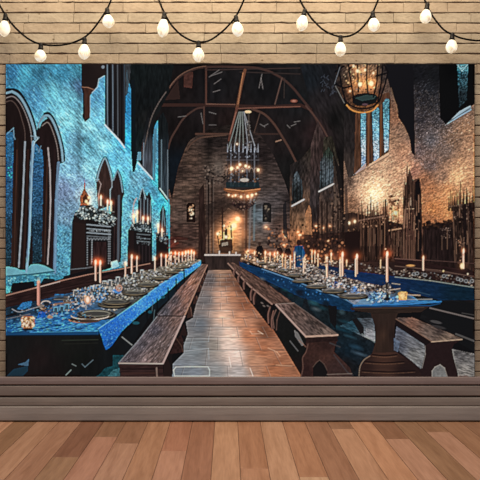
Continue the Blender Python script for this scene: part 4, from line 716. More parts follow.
    for (x0, x1) in ((238, 228), (239, 234), (240, 239), (241.5, 243.5), (243, 248.5), (243, 256)):
        line([(x0+1, 112), (x1, 150)], .9, (112, 116, 112) if x0 < 242 else (124, 124, 128), .85, c1)
    line([(248.6, 114), (249.4, 150)], 1.6, (70, 60, 54), .8, c1)
    specks([(246, 118), (250, 118), (252, 148), (246, 148)], 26, [(120, 114, 110), (60, 54, 52)], (.4, 1), seed=71)
    for k, x in enumerate((227.5, 231, 234.5, 239, 243, 247, 251, 254.5, 258)):
        line([(x, 186), (x+(0 if k % 2 else .4), 146+abs(x-243)*.2)], 1.2, (84, 84, 90) if k % 2 else (44, 40, 42), .9, c1); line([(x, 152), (x, 144)], .8, (150, 154, 164), .8, c1, w2=.4)
    specks([(227, 158), (228, 146), (236, 142), (250, 142), (257, 147), (259, 158)], 70, [(140, 144, 154), (84, 86, 94), (40, 38, 42)], (.3, .8), seed=72)
    line([(226, 160), (259, 160)], 1, (70, 66, 70), .8, c1); specks([(227, 170), (259, 170), (259, 186), (227, 186)], 90, [(60, 48, 42), (24, 22, 24), (110, 80, 60), (90, 96, 104)], (.4, 1.0), seed=73)
    for k in range(7): x = 229+k*4.5; line(arc(x, 172, 2.2, 4, 0, 180, 6), .6, (120, 112, 108), .6)
    poly([(226, 182), (259, 182), (260, 187.5), (226, 187.5)], (22, 42, 48), .7, c1); ell(244.5, 180, 4.4, 1.8, (190, 180, 168), .8)
    poly([(224, 188), (232, 190.6), (250, 190.6), (260.5, 188), (260.5, 190.6), (250, 193.4), (232, 193.4), (224, 190.6)], (112, 66, 40), 1, c1); line([(226, 189), (243, 191), (260, 189)], .8, (196, 130, 84), .8)
    for k in range(9): x = 227.5+k*3.9; line([(x, 193), (x+(243-x)*.3, 203)], .9, (70, 48, 40), .8, c1)
    poly([(229, 203), (257, 203), (250, 208), (243, 211), (236, 208)], (44, 28, 28), .7, c1, .6, (1, 1)); specks([(230, 200), (256, 200), (248, 210), (238, 210)], 50, [(86, 60, 56), (30, 22, 24), (110, 84, 70)], (.4, 1), seed=74)
    for (x, y, r) in ((231.6, 168.6, 2.2), (240, 164.6, 1.5), (245.6, 166, 1.6), (237.5, 167.5, 1.4), (258.2, 170, 1.8), (249, 167, 1.1), (242.6, 171, 1.), (230, 150 - .0, 0.01), (228.7, 195, 1.2), (235.5, 195.4, 1.2), (241, 196.8, 1.3), (247.6, 196.4, 1.7), (252, 195.2, 1.7), (232.6, 196.2, .9), (256, 193.8, .9), (237, 144, .9)):
        if r > .1: glow(x, y, r*2.2, (120, 70, 36), .8); ell(x, y, r*.8, r*.9, (255, 222, 170), 1, soft=1.1)
    c2 = motif('printed_chandelier', 'glowing glass and iron chandelier cut by the top edge of the picture')
    glow(361, 84, 13, (90, 50, 22), .4, 13)
    C = [(338, 60), (385, 60), (387, 72), (384, 86), (379, 103), (374, 109), (362, 112.5), (350, 110), (345, 104), (338, 90), (334.5, 84)]
    grad(C, [(337, 84, 26, 24, 26), (339, 70, 34, 30, 32), (343, 92, 40, 30, 26), (385, 70, 26, 24, 28), (344, 75, 60, 48, 40), (350, 90, 120, 76, 48), (350, 70, 96, 72, 56), (358, 82, 196, 130, 76), (371, 82, 186, 118, 68), (362, 70, 150, 116, 86), (376, 72, 110, 84, 64), (384, 78, 46, 40, 40), (345, 98, 58, 38, 30), (376, 98, 110, 66, 40), (382, 92, 44, 34, 34), (360, 108, 84, 54, 34)], c2, .5, (1.2, 2.0), 30, 221)
    specks([(342, 64), (380, 64), (377, 92), (346, 92)], 80, [(220, 170, 116), (60, 38, 28), (100, 92, 88), (34, 27, 26), (170, 140, 110), (30, 24, 24)], (.4, 1.0), seed=75)
    poly([(352.6, 103), (352, 97), (357, 93.8), (366, 92.8), (375, 94), (378, 97), (376, 103), (366, 106), (357, 106)], (22, 24, 26), 1, c2); poly([(355, 98), (366, 95), (376, 96), (374, 99), (362, 101)], (52, 74, 72), .7); ell(365, 104.4, 3, 1, (100, 70, 80), .7)
    line(spline([(345, 103), (352, 110), (362, 112.6), (372, 110.6), (378, 105)]), 1.4, (190, 126, 62), .8, c2); line(spline([(344, 99), (351, 105.6), (362, 108.6), (373, 106.6), (379, 100)]), 1.6, (26, 22, 22), .95, c2)
    for P in ([(348, 62), (351, 82), (354, 100)], [(367, 62), (366.6, 80), (368, 94)], [(338, 64), (341.6, 86), (346, 104)], [(383, 64), (381, 84), (377.6, 103)], [(340, 64), (334.6, 84), (345, 104)], [(356, 64), (349, 69)], [(384, 64), (388, 72), (384.6, 86), (379, 102)], [(378, 64), (376.6, 84), (373.4, 97)], [(335, 84), (344, 88), (352, 86)], [(335, 72), (344, 66)], [(376, 76), (387, 73)], [(357.4, 64), (358.6, 92)]):
        line(P, 1.7, (20, 18, 21), .95, c2)
    line([(334.4, 84), (337, 76), (340, 67)], .6, (110, 112, 116), .8); line([(335.4, 86), (344.4, 103)], .6, (120, 116, 110), .8)
    for (x, y, r) in ((360, 84.4, 2.3), (371.2, 83.4, 2.5), (357.6, 71, 1.8), (365, 70, 1.2), (350, 91, 1.), (373.4, 73, 1.1), (353.5, 66, 1.3)):
        glow(x, y, r*2.4, (120, 70, 34), .8); ell(x, y, r*.9, r, (255, 226, 176), 1, soft=1.5)
    # crisp print
    base = IMG.copy()
    def blur(A, k):
        for _ in range(k):
            A = (np.roll(A, 1, 0)+2*A+np.roll(A, -1, 0))/4; A = (np.roll(A, 1, 1)+2*A+np.roll(A, -1, 1))/4
        return A
    IMG[:] = base+(base-blur(base, 2))*1.3+(base-blur(base, 12))*.28
    m_ = IMG.mean(2, keepdims=True); IMG[:] = m_+(IMG-m_)*.91
    IMG[:] = IMG*np.clip(.80+IMG.mean(2, keepdims=True)/330, .80, 1.05)+1.5
    np.clip(IMG, 0, 255, out=IMG)
# ---------------------------------------------------------------- tuning of added lights, bulbs and paints
CAL = False
KEY, FILL, AMB, BULB = 52.0, 54.0, 0.56, 0.66
C_TRIM = [(116, 102, 100), (110, 99, 94), (113, 103, 97), (128, 119, 114)]
FLOOR_K = (.85, .91, 1.0)
LIGHT_FIT = [[0.2865, -0.1604, -0.3597, 0.4478, -0.5234, 1.1355], [0.2499, -0.1367, -0.3116, 0.3808, -0.4712, 0.9785], [0.193, -0.1058, -0.2335, 0.2788, -0.3693, 0.835]]  # fitted light on the cloth by height, per colour channel
def light_level(y):
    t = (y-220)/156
    return np.stack([np.polyval(k, t) for k in LIGHT_FIT], -1).astype(np.float32)
# ================================================================= the place
random.seed(5)
SC = bpy.context.scene
COL = SC.collection
PPM = 220.0                      # picture units per metre on the wall face
D = 3.5                          # distance of the camera from the wall
CX, CZ = (228-240)/PPM, (421-243)/PPM
def W(px, py, out=0.0):
    """world point seen at (px, py) that stands `out` metres in front of the wall"""
    k = (D-out)/D
    return (CX+(px-228)/PPM*k, -out, CZ+(243-py)/PPM*k)
def lin(c):
    return tuple(((v/255)/12.92 if v/255 <= 0.04045 else ((v/255+0.055)/1.055)**2.4) for v in c[:3])
def newmat(name, rough=0.6):
    m = bpy.data.materials.new(name); m.use_nodes = True
    nt = m.node_tree; b = nt.nodes['Principled BSDF']; b.inputs['Roughness'].default_value = rough
    return m, nt, b
def link(name, verts, faces, mat, parent=None, smooth=False):
    me = bpy.data.meshes.new(name); me.from_pydata(verts, [], faces); me.update()
    if smooth: me.polygons.foreach_set('use_smooth', [True]*len(me.polygons))
    o = bpy.data.objects.new(name, me); COL.objects.link(o)
    if mat: me.materials.append(mat)
    if parent: o.parent = parent
    return o
def mix(nt, a, b, fac, blend='MIX'):
    n = nt.nodes.new('ShaderNodeMix'); n.data_type = 'RGBA'; n.blend_type = blend
    for s, v in ((0, fac), (6, a), (7, b)):
        if hasattr(v, 'is_output'): nt.links.new(v, n.inputs[s])
        else: n.inputs[s].default_value = v if s == 0 else (*v, 1)
    return n.outputs[2]
def ramp(nt, src, stops):
    n = nt.nodes.new('ShaderNodeValToRGB'); nt.links.new(src, n.inputs[0])
    e = n.color_ramp.elements
    e[0].position, e[0].color = stops[0][0], (*stops[0][1], 1); e[1].position, e[1].color = stops[1][0], (*stops[1][1], 1)
    for p, c in stops[2:]:
        q = e.new(p); q.color = (*c, 1)
    return n.outputs[0]
def tex_noise(nt, scale, detail=3, vec=(1, 1, 1), rough=0.5, dist=0):
    tc = nt.nodes.new('ShaderNodeTexCoord'); mp = nt.nodes.new('ShaderNodeMapping'); mp.inputs['Scale'].default_value = vec
    n = nt.nodes.new('ShaderNodeTexNoise'); n.inputs['Scale'].default_value = scale; n.inputs['Detail'].default_value = detail
    n.inputs['Roughness'].default_value = rough; n.inputs['Distortion'].default_value = dist
    nt.links.new(tc.outputs['Object'], mp.inputs[0]); nt.links.new(mp.outputs[0], n.inputs[0])
    return n.outputs[0]
def bump(nt, b, h, s, dist=0.01):
    n = nt.nodes.new('ShaderNodeBump'); n.inputs['Strength'].default_value = s; n.inputs['Distance'].default_value = dist
    nt.links.new(h, n.inputs['Height']); nt.links.new(n.outputs[0], b.inputs['Normal'])
def attr(nt, name='col'):
    n = nt.nodes.new('ShaderNodeAttribute'); n.attribute_name = name; return n.outputs['Color']

# ---- brick wall -------------------------------------------------
m_brick, nt, b = newmat('cream_painted_brick', 0.75)
c = mix(nt, attr(nt), ramp(nt, tex_noise(nt, 9, 4), [(0.3, (.86, .84, .82)), (0.7, (1.1, 1.1, 1.1))]), 1.0, 'MULTIPLY')
c = mix(nt, c, ramp(nt, tex_noise(nt, 60, 3, (1, 1, 2)), [(0.32, (.88, .86, .84)), (0.55, (1, 1, 1))]), 1.0, 'MULTIPLY')
c = mix(nt, c, ramp(nt, tex_noise(nt, 26, 2), [(0.2, (.35, .28, .22)), (0.22, (1, 1, 1))]), 1.0, 'MULTIPLY')
nt.links.new(c, b.inputs['Base Color']); b.inputs['Specular IOR Level'].default_value = 0.2
vt = nt.nodes.new('ShaderNodeTexVoronoi'); vt.feature = 'F1'; vt.inputs['Scale'].default_value = 11; tcv = nt.nodes.new('ShaderNodeTexCoord'); mpv = nt.nodes.new('ShaderNodeMapping'); mpv.inputs['Scale'].default_value = (1, .01, 1.6)
nt.links.new(tcv.outputs['Object'], mpv.inputs[0]); nt.links.new(mpv.outputs[0], vt.inputs[0])
c = mix(nt, c, ramp(nt, vt.outputs['Distance'], [(0.045, (.38, .30, .22)), (0.075, (1, 1, 1))]), 1.0, 'MULTIPLY')
nt.links.new(c, b.inputs['Base Color'])
bump(nt, b, tex_noise(nt, 45, 4), 0.5, 0.008)
m_mortar, nt, b = newmat('dark_brown_joint', 0.9); b.inputs['Base Color'].default_value = (*lin((72, 50, 36)), 1)
V, F, VC = [], [], []
PH = 10.25/PPM
zrow0 = CZ+(243-2.5)/PPM
def brick(x0, x1, z0, z1, y, colr):
    n = max(2, int((x1-x0)/0.03)); g = 0.0021
    xs = [x0+(x1-x0)*k/n for k in range(n+1)]
    top = [z1-g+random.gauss(0, .0009) for _ in xs]; bot = [z0+g+random.gauss(0, .0009) for _ in xs]
    if random.random() < .5:
        k = random.randrange(n+1); top[k] += 0.0016
    bv = 0.0022; base = len(V)
    for k, x in enumerate(xs):
        e = 0.0016*(k == 0)-0.0016*(k == n); ex = 0.0
        V.extend([(x+ex, 0.006, bot[k]), (x, y+.0022, bot[k]), (x+e, y, bot[k]+bv), (x+e, y, top[k]-bv), (x, y+.0022, top[k]), (x+ex, 0.006, top[k])])
        VC.extend([colr]*6)
    for k in range(n):
        a = base+6*k
        for q in range(5): F.append((a+q, a+6+q, a+7+q, a+1+q))
    F.append(tuple(base+q for q in range(6))); F.append(tuple(base+6*n+5-q for q in range(6)))
r = -8
while True:
    z1 = zrow0-r*PH; z0 = z1-PH
    if z1 < CZ+(243-376)/PPM: break
    z0 = max(z0, CZ+(243-379)/PPM)
    x = -2.2-random.random()*.2; tone = random.uniform(.93, 1.06); hue = random.uniform(-.05, .05)
    while x < 2.3:
        L = random.choice([.19, .24, .27, .33, .4])*random.uniform(.9, 1.1)
        t = tone*random.uniform(.96, 1.04)
        bc = lin((136, 122, 105)); brick(x, x+L, z0, z1, random.uniform(-.0012, .0004), (bc[0]*t*(1+hue), bc[1]*t, bc[2]*t*(1-hue*.6), 1))
        x += L
    r += 1
wl = link('wall_back', V, F, m_brick)
ca = wl.data.color_attributes.new('col', 'FLOAT_COLOR', 'POINT'); ca.data.foreach_set('color', np.array(VC, np.float32).ravel())
zt = zrow0+8*PH
nb = len(V)
V2 = [(-2.5, .006, 0), (2.5, .006, 0), (2.5, .006, zt), (-2.5, .006, zt), (-2.5, .1, 0), (2.5, .1, 0), (2.5, .1, zt), (-2.5, .1, zt)]
bm = bmesh.new(); bm.from_mesh(wl.data); wl.data.materials.append(m_mortar)
vs = [bm.verts.new(v) for v in V2]
for f in [(0, 1, 2, 3), (5, 4, 7, 6), (0, 4, 5, 1), (3, 2, 6, 7), (0, 3, 7, 4), (1, 5, 6, 2)]:
    ff = bm.faces.new([vs[q] for q in f]); ff.material_index = 1
bm.to_mesh(wl.data); bm.free()
wl['kind'] = 'structure'; wl['label'] = 'cream painted brick wall behind the hanging picture'

# ---- boards along the foot of the wall ---------------------------
def painted(name, rgb):
    m, nt, b = newmat(name, 0.6)
    c = mix(nt, lin(rgb), ramp(nt, tex_noise(nt, 5, 4, (1, 1, 9)), [(0.3, (.88, .87, .87)), (0.7, (1.12, 1.12, 1.12))]), 1.0, 'MULTIPLY')
    nt.links.new(c, b.inputs['Base Color']); b.inputs['Specular IOR Level'].default_value = 0.25
    bump(nt, b, tex_noise(nt, 8, 3, (1, 1, 12)), 0.15, 0.004); return m
def board(name, py0, py1, out, rgb, prof=0.003, label=None):
    """long board with eased edges whose front stands `out` in front of the wall"""
    z1 = W(0, py0, out)[2]; z0 = W(0, py1, out)[2]
    P = [(0, z0), (-out+prof, z0), (-out, z0+prof), (-out-.0012, (z0+z1)/2), (-out, z1-prof), (-out+prof, z1), (0, z1)]
    vs, fs = [], []
    for x in (-2.5, 2.5):
        for y, z in P: vs.append((x, y, z))
    n = len(P)
    for k in range(n): fs.append((k, (k+1) % n, n+(k+1) % n, n+k))
    fs.append(tuple(range(n-1, -1, -1))); fs.append(tuple(range(n, 2*n)))
    o = link(name, vs, fs, painted(name+'_paint', rgb)); o['kind'] = 'structure'
    if label: o['label'] = label
    return o
board('trim_1', 377.0, 384.6, .016, C_TRIM[0], label='upper grey brown board along the foot of the wall')
board('trim_2', 386.0, 395.8, .016, C_TRIM[1], label='middle grey brown board along the foot of the wall')
board('trim_3', 397.6, 406.0, .016, C_TRIM[2], label='lower grey brown board along the foot of the wall')
board('baseboard_back', 406.6, 421.0, .022, C_TRIM[3], .004, label='pale grey baseboard above the wooden floor')

# ---- wooden floor ------------------------------------------------
m_floor, nt, b = newmat('wooden_planks', 0.48)
tc = nt.nodes.new('ShaderNodeTexCoord'); mp = nt.nodes.new('ShaderNodeMapping'); mp.inputs['Scale'].default_value = (26, 1.6, 1)
ad = nt.nodes.new('ShaderNodeVectorMath'); ad.operation = 'ADD'
n2 = nt.nodes.new('ShaderNodeAttribute'); n2.attribute_name = 'shift'
nt.links.new(tc.outputs['Object'], mp.inputs[0]); nt.links.new(mp.outputs[0], ad.inputs[0]); nt.links.new(n2.outputs['Vector'], ad.inputs[1])
ns = nt.nodes.new('ShaderNodeTexNoise'); ns.inputs['Scale'].default_value = 1.3; ns.inputs['Detail'].default_value = 5; ns.inputs['Distortion'].default_value = .9
nt.links.new(ad.outputs[0], ns.inputs[0])
nf = nt.nodes.new('ShaderNodeTexNoise'); nf.inputs['Scale'].default_value = 6; nf.inputs['Detail'].default_value = 4
nt.links.new(ad.outputs[0], nf.inputs[0])
c = mix(nt, attr(nt), ramp(nt, ns.outputs[0], [(0.3, (.80, .74, .68)), (0.55, (1.02, 1, .98)), (0.72, (1.12, 1.12, 1.1))]), 1.0, 'MULTIPLY')
c = mix(nt, c, ramp(nt, nf.outputs[0], [(0.35, (.90, .88, .86)), (0.6, (1.05, 1.05, 1.05))]), 1.0, 'MULTIPLY')
nt.links.new(c, b.inputs['Base Color']); b.inputs['Specular IOR Level'].default_value = .3
bump(nt, b, nf.outputs[0], 0.06, 0.003)
pitch = 22.4/PPM
def dep(py): return -(D-D*178.0/(py-243))            # y of the floor point seen at py
cols = {-9: (37, [(None, (135, 98, 72))])}
spec = [  # (left edge px on the wall line, end joint py or None, far colour, near colour)
    (14.6, None, (138, 100, 72), None), (37.2, None, (166, 122, 94), None), (59.6, None, (156, 112, 86), None), (82, 457, (128, 86, 64), (146, 108, 80)),
    (104.2, 437, (138, 98, 72), (166, 118, 94)), (126.5, 443.5, (140, 98, 72), (166, 122, 96)), (148.6, None, (164, 118, 88), None), (170.6, 451, (160, 108, 82), (172, 124, 98)),
    (192.6, None, (150, 102, 76), None), (215, None, (178, 132, 100), None), (237.6, 468.5, (160, 112, 82), (168, 120, 90)), (260, None, (178, 134, 104), None),
    (282.2, 477, (164, 116, 86), (186, 146, 114)), (304.4, None, (150, 106, 80), None), (326.8, 429, (142, 102, 76), (178, 132, 102)), (348.6, None, (180, 130, 98), None),
    (371, 439, (138, 96, 70), (174, 128, 102)), (393, None, (142, 104, 76), None), (415, 432, (140, 100, 72), (170, 125, 100)), (436.6, None, (150, 108, 80), None), (459, None, (138, 98, 72), None)]
tones = [(150, 106, 80), (170, 124, 96), (140, 98, 72), (178, 130, 100), (160, 114, 88)]
V, F, VC, VS = [], [], [], []
def plank(x0, x1, y0, y1, rgb):
    g = .0007; base = len(V); bv = .0012
    xs = [x0+g, x0+g+bv, x1-g-bv, x1-g]; ys = [y0+g, y0+g+bv, y1-g-bv, y1-g]
    for j, y in enumerate(ys):
        for i, x in enumerate(xs): V.append((x, y, 0 if 0 < i < 3 and 0 < j < 3 else -.0012))
    sh = (random.uniform(0, 90), random.uniform(0, 90), 0)
    VC.extend([(*[v*k for v, k in zip(lin(rgb), FLOOR_K)], 1)]*16); VS.extend([sh]*16)
    for j in range(3):
        for i in range(3): a = base+j*4+i; F.append((a, a+1, a+5, a+4))
def wx(px): return CX+(px-228)/PPM
edges = [s[0] for s in spec]+[481.4]
for k, (e, jy, cf, cn) in enumerate(spec):
    x0, x1 = wx(edges[k]), wx(edges[k+1])
    if jy: plank(x0, x1, dep(jy), .05, cf); ya = dep(jy)
    else: ya = -random.uniform(.93, 1.25); plank(x0, x1, ya, .05, cf)
    first = cn
    while ya > -4.6:
        yb = ya-random.uniform(.9, 1.2); plank(x0, x1, yb, ya, first or random.choice(tones)); ya = yb; first = None
for side in (-1, 1):
    for k in range(16):
        xa = wx(14.6)-pitch*(k+1) if side < 0 else wx(481.4)+pitch*k
        ya = .05+random.uniform(0, .5)
        while ya > -4.6:
            yb = ya-random.uniform(.8, 1.2); plank(xa, xa+pitch, yb, min(ya, .05), random.choice(tones)); ya = yb
fl_o = link('floor', V, F, m_floor)
ca = fl_o.data.color_attributes.new('col', 'FLOAT_COLOR', 'POINT'); ca.data.foreach_set('color', np.array(VC, np.float32).ravel())
at = fl_o.data.attributes.new('shift', 'FLOAT_VECTOR', 'POINT'); at.data.foreach_set('vector', np.array(VS, np.float32).ravel())
bm = bmesh.new(); bm.from_mesh(fl_o.data); fl_o.data.materials.append(m_mortar)
vs = [bm.verts.new(v) for v in [(-2.9, -4.8, -.0025), (2.9, -4.8, -.0025), (2.9, .08, -.0025), (-2.9, .08, -.0025), (-2.9, -4.8, -.05), (2.9, -4.8, -.05), (2.9, .08, -.05), (-2.9, .08, -.05)]]
for f in [(0, 1, 2, 3), (7, 6, 5, 4), (0, 4, 5, 1), (1, 5, 6, 2), (2, 6, 7, 3), (3, 7, 4, 0)]:
    ff = bm.faces.new([vs[q] for q in f]); ff.material_index = 1
bm.to_mesh(fl_o.data); bm.free()
fl_o['kind'] = 'structure'; fl_o['label'] = 'brown wooden plank floor in front of the wall'

# ---- the printed cloth -------------------------------------------
paint()
m_print, nt, b = newmat('printed_cloth', 0.95); nt.links.new(attr(nt), b.inputs['Base Color']); b.inputs['Specular IOR Level'].default_value = 0.0
m_hem, nt, b = newmat('cloth_edge', 0.9); b.inputs['Base Color'].default_value = (*lin((34, 30, 30)), 1); b.inputs['Specular IOR Level'].default_value = 0.1
OUT = 0.010
c0 = W((PX0+PX1)/2, PY1, OUT)
root = bpy.data.objects.new('hanging_banner', None); COL.objects.link(root); root.location = c0
root['label'] = 'large printed cloth banner showing a candlelit medieval dining hall, hung on brick wall'; root['category'] = 'banner'
xa, _, zb = W(PX0, PY1, OUT); xb, _, zt_ = W(PX1, PY0, OUT)
hw, hh = (xb-xa)/2, zt_-zb
# cloth body just behind the print, with a fine sewn hem around it
def boxm(x0, x1, y0, y1, z0, z1):
    return [(x0, y0, z0), (x1, y0, z0), (x1, y1, z0), (x0, y1, z0), (x0, y0, z1), (x1, y0, z1), (x1, y1, z1), (x0, y1, z1)], [(0, 3, 2, 1), (4, 5, 6, 7), (0, 1, 5, 4), (1, 2, 6, 5), (2, 3, 7, 6), (3, 0, 4, 7)]
v, f = boxm(-hw, hw, .0006, .006, 0, hh); link('cloth', v, f, m_hem, root)
lv, lf = [], []
for (x0, x1, z0, z1) in ((-hw-.001, hw+.001, hh-.0012, hh+.001), (-hw-.001, hw+.001, -.001, .0008), (-hw-.001, -hw+.0008, -.001, hh+.001), (hw-.0008, hw+.001, -.001, hh+.001)):
    v, f = boxm(x0, x1, -.0008, .006, z0, z1); k = len(lv); lv += v; lf += [tuple(q+k for q in t) for t in f]
link('hem', lv, lf, m_hem, root)
# picture grid
s = IMG/255.0
L = np.where(s <= .04045, s/12.92, ((s+.055)/1.055)**2.4).astype(np.float32)
if CAL: L[:] = 0.25
else:
    L = np.clip(L/light_level(Y), 0, 1)  # print colours carry the inverse of the wall light, top to bottom
pc = np.zeros((NH+1, NW+1, 3), np.float32); wn = np.zeros((NH+1, NW+1, 1), np.float32)
for dj in (0, 1):
    for di in (0, 1):
        pc[dj:dj+NH, di:di+NW] += L; wn[dj:dj+NH, di:di+NW] += 1
pc /= wn
# keep the print crisp: lean towards the cell itself
gxx = -hw+2*hw*np.arange(NW+1)/NW; gzz = hh-hh*np.arange(NH+1)/NH
def grid_part(name, mask, label):
    jj, ii = np.nonzero(mask)
    if len(jj) == 0: return
    q = np.stack([(jj+1)*(NW+1)+ii, (jj+1)*(NW+1)+ii+1, jj*(NW+1)+ii+1, jj*(NW+1)+ii], 1)
    u, inv = np.unique(q.ravel(), return_inverse=True)
    co = np.zeros((len(u), 3), np.float32); co[:, 0] = gxx[u % (NW+1)]; co[:, 2] = gzz[u//(NW+1)]
    me = bpy.data.meshes.new(name); nf_ = len(jj)
    me.vertices.add(len(u)); me.vertices.foreach_set('co', co.ravel())
    me.loops.add(nf_*4); me.loops.foreach_set('vertex_index', inv.astype(np.int32).ravel())
    me.polygons.add(nf_); me.polygons.foreach_set('loop_start', np.arange(nf_, dtype=np.int32)*4)
    me.update(calc_edges=True)
    cc = me.color_attributes.new('col', 'FLOAT_COLOR', 'POINT')
    cl_ = np.ones((len(u), 4), np.float32); cl_[:, :3] = pc.reshape(-1, 3)[u]; cc.data.foreach_set('color', cl_.ravel())
    me.materials.append(m_print)
    o = bpy.data.objects.new(name, me); COL.objects.link(o); o.parent = root
    if label: o['label'] = label
cnt = np.bincount(IDS.ravel(), minlength=len(MOTIFS))
for k, (nm, lb) in enumerate(MOTIFS):
    if 0 < k and cnt[k] < 6: IDS[IDS == k] = 0
def pieces(k):
    """connected patches of one motif, largest first"""
    todo = set(zip(*[q.tolist() for q in np.nonzero(IDS == k)])); out = []
    while todo:
        st = [todo.pop()]; comp = []
        while st:
            j, i = st.pop(); comp.append((j, i))
            for q in ((j+1, i), (j-1, i), (j, i+1), (j, i-1)):
                if q in todo: todo.remove(q); st.append(q)
        out.append(comp)
    return sorted(out, key=len, reverse=True)
for k, (nm, lb) in enumerate(MOTIFS):
    if nm in ('printed_plate', 'printed_wall_niche') and (IDS == k).any():
        for comp in pieces(k)[1:]:
            for j, i in comp: IDS[j, i] = 0
for comp in pieces(0)[1:]:
    if len(comp) > 900:
        n_ = motif('printed_hall')
        for j, i in comp: IDS[j, i] = n_
for k, (nm, lb) in enumerate(MOTIFS):
    if (IDS == k).any(): grid_part(nm, IDS == k, lb)

# ---- string lights -----------------------------------------------
m_cord, nt, b = newmat('black_rubber', 0.55); b.inputs['Base Color'].default_value = (.0016, .0011, .0008, 1); b.inputs['Specular IOR Level'].default_value = .03
m_sock, nt, b = newmat('dark_brown_socket', 0.4); b.inputs['Base Color'].default_value = (.003, .002, .0015, 1); b.inputs['Specular IOR Level'].default_value = .12
m_bulb, nt, b = newmat('glowing_frosted_glass', 0.25); b.inputs['Base Color'].default_value = (.5, .44, .34, 1)
sw = tex_noise(nt, 22, 2, (1, 1, .6), .5, 2.5)
ec = ramp(nt, sw, [(0.38, (.60, .44, .27)), (0.46, (.95, .80, .56)), (0.56, (1, .95, .82))])
nt.links.new(ec, b.inputs['Emission Color']); b.inputs['Emission Strength'].default_value = BULB
def ptube(pts, r, name, mat, parent, origin):
    vs, fs = [], []; n = 8
    P = [Vector(p) for p in pts]
    for k, p in enumerate(P):
        t = (P[min(k+1, len(P)-1)]-P[max(k-1, 0)]).normalized()
        u = t.cross(Vector((0, 1, 0))).normalized(); w = t.cross(u).normalized()
        for q in range(n):
            a = 2*math.pi*q/n; vs.append(tuple(p+(u*math.cos(a)+w*math.sin(a))*r-Vector(origin)))
    for k in range(len(P)-1):
        for q in range(n): fs.append((k*n+q, k*n+(q+1) % n, (k+1)*n+(q+1) % n, (k+1)*n+q))
    fs.append(tuple(range(n))); fs.append(tuple(range(len(P)*n-1, len(P)*n-n-1, -1)))
    return link(name, vs, fs, mat, parent, True)
from mathutils import Vector, Matrix
def lathe(prof, name, mat, parent, M, n=14, smooth=True, twist=0):
    vs, fs = [], []
    for k, (rr, z) in enumerate(prof):
        for q in range(n):
            a = 2*math.pi*q/n+twist*z*60
            fr = 1+(0.05 if (twist and q % 2) else 0)
            vs.append(tuple(M @ Vector((rr*fr*math.cos(a), rr*fr*math.sin(a), z))))
    for k in range(len(prof)-1):
        for q in range(n): fs.append((k*n+q, (k+1)*n+q, (k+1)*n+(q+1) % n, k*n+(q+1) % n))
    fs.append(tuple(range(n-1, -1, -1))) if prof[0][0] > 0 else None
    fs.append(tuple(range((len(prof)-1)*n, len(prof)*n)))
    return link(name, vs, fs, mat, parent, smooth)
HO = 0.07
u_ = 1/PPM
strands = [
    ('string of warm bulbs hanging at the top left corner, leftmost of the four', [(-12, -16), (-4, -2), (0, 6), (5, 14), (12, 24), (22, 34), (32, 41), (41, 44.2), (52, 45.4), (62, 45), (73, 42.6), (84, 37.6), (92, 30.5), (100, 20), (107, 9), (111, 0), (116, -16)],
     [(5.6, 14.5, 3.6, 36.5), (41, 43.6, 40, 62), (84.6, 38, 84, 59.5), (107, 8.5, 109, 28)]),
    ('string of three warm bulbs above the left middle of the picture', [(155, -16), (159, 0), (163, 10), (170, 23), (180, 34), (190, 40), (198, 42), (208, 41), (218, 35), (228, 26), (236, 16), (243, 2), (249, -16)],
     [(164.4, 13, 162.4, 37.5), (198.6, 41.5, 198.4, 62), (235.8, 16, 238.6, 36.5)]),
    ('string of three warm bulbs above the right middle of the picture', [(294, -16), (300, 0), (305, 9), (313, 20), (325, 31), (340, 36.6), (352, 35), (362, 28), (371, 16), (378, 0), (383, -16)],
     [(305, 9.5, 300.6, 31), (340.6, 36, 340.2, 56.5), (372.6, 12, 374.4, 31.5)]),
    ('string of warm bulbs hanging at the top right corner, rightmost of the four', [(419, -16), (424, -2), (428, 8), (434, 18), (443, 29), (452, 34.4), (461, 38), (471, 40), (481, 40.4), (492, 38), (503, 30), (512, 17), (518, 3), (523, -16)],
     [(427.6, 3.5, 424.6, 23.5), (452.4, 33.6, 451, 53.5), (500, 33, 500, 54)])]
m_hook, nt, b = newmat('dull_steel', 0.35); b.inputs['Base Color'].default_value = (.25, .22, .2, 1); b.inputs['Metallic'].default_value = 1
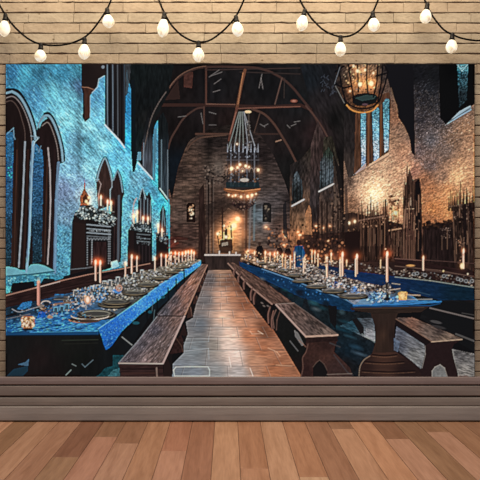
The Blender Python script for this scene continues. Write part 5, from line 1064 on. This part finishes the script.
for lab, cp, bulbs in strands:
    org = Vector(W(sum(p[0] for p in cp)/len(cp), cp[0][1], HO))
    t = bpy.data.objects.new('string_light', None); COL.objects.link(t); t.location = org
    t['label'] = lab; t['category'] = 'string lights'; t['group'] = 'string lights on the brick wall'
    pts = [W(x, y, HO) for x, y in spline(cp, 5)]
    ptube(pts, .0042, 'cord', m_cord, t, org)
    for e in (cp[0], cp[-1]):
        p = Vector(W(e[0], e[1], HO)); hp = [p+Vector((0, HO+.004, 0)), p+Vector((0, .02, 0)), p+Vector((0, -.004, -.004)), p+Vector((0, -.010, .004)), p+Vector((0, -.008, .014))]
        ptube([tuple(q) for q in hp], .0025, 'hook', m_hook, t, org)
    for (x0, y0, x1, y1) in bulbs:
        A, B = Vector(W(x0, y0, HO)), Vector(W(x1, y1, HO))
        ax = (B-A).normalized(); M = Matrix.Translation(A-org) @ ax.to_track_quat('Z', 'Y').to_matrix().to_4x4()
        Lb = (B-A).length; sl = .030
        so = lathe([(.0045, -.004), (.0085, -.001), (.0096, .003), (.0100, .010), (.0104, .018), (.0118, .021), (.0122, sl), (.009, sl+.001)], 'socket', m_sock, t, M)
        h = Lb-sl
        pr = [(.0105, -.02), (.0150, .06), (.0205, .2), (.0245, .34), (.0266, .46), (.0266, .56), (.0244, .7), (.0190, .83), (.0120, .94), (.003, 1.0)]
        lathe([(r_*.95, sl+z_*h) for r_, z_ in pr], 'bulb', m_bulb, so, M, 16, True, .05)

# ---- light ---------------------------------------------------------
def area(name, loc, rot, sx, sy, power, c):
    l = bpy.data.lights.new(name, 'AREA'); l.shape = 'RECTANGLE'; l.size = sx; l.size_y = sy; l.energy = power; l.color = c
    o = bpy.data.objects.new(name, l); COL.objects.link(o); o.location = loc; o.rotation_euler = rot; return o
area('added_wall_key', (0, -.5, 2.42), (math.radians(25), 0, 0), 2.3, .35, KEY, (1, .85, .62))  # added unseen key, grazes the wall to brighten it towards the top
area('added_room_fill', (0, -3.6, 3.2), (math.radians(58), 0, 0), 3.5, 1.8, FILL, (1, .97, .95))  # added unseen soft fill from the camera side, evens out the lower wall
w = bpy.data.worlds.new('room'); SC.world = w; w.use_nodes = True
w.node_tree.nodes['Background'].inputs[0].default_value = (1, .93, .90, 1); w.node_tree.nodes['Background'].inputs[1].default_value = AMB
cam = bpy.data.cameras.new('camera'); co = bpy.data.objects.new('camera', cam); COL.objects.link(co)
co.location = (CX, -D, CZ); co.rotation_euler = (math.pi/2, 0, 0)
cam.sensor_width = 36; cam.lens = PPM*D/480*36; cam.shift_x = 12/480; cam.shift_y = 3/480; cam.clip_start = .05
SC.camera = co
SC.view_settings.view_transform = 'Standard'; SC.view_settings.look = 'None'; SC.view_settings.gamma = 1; SC.view_settings.exposure = 0
SC.view_settings.use_curve_mapping = False
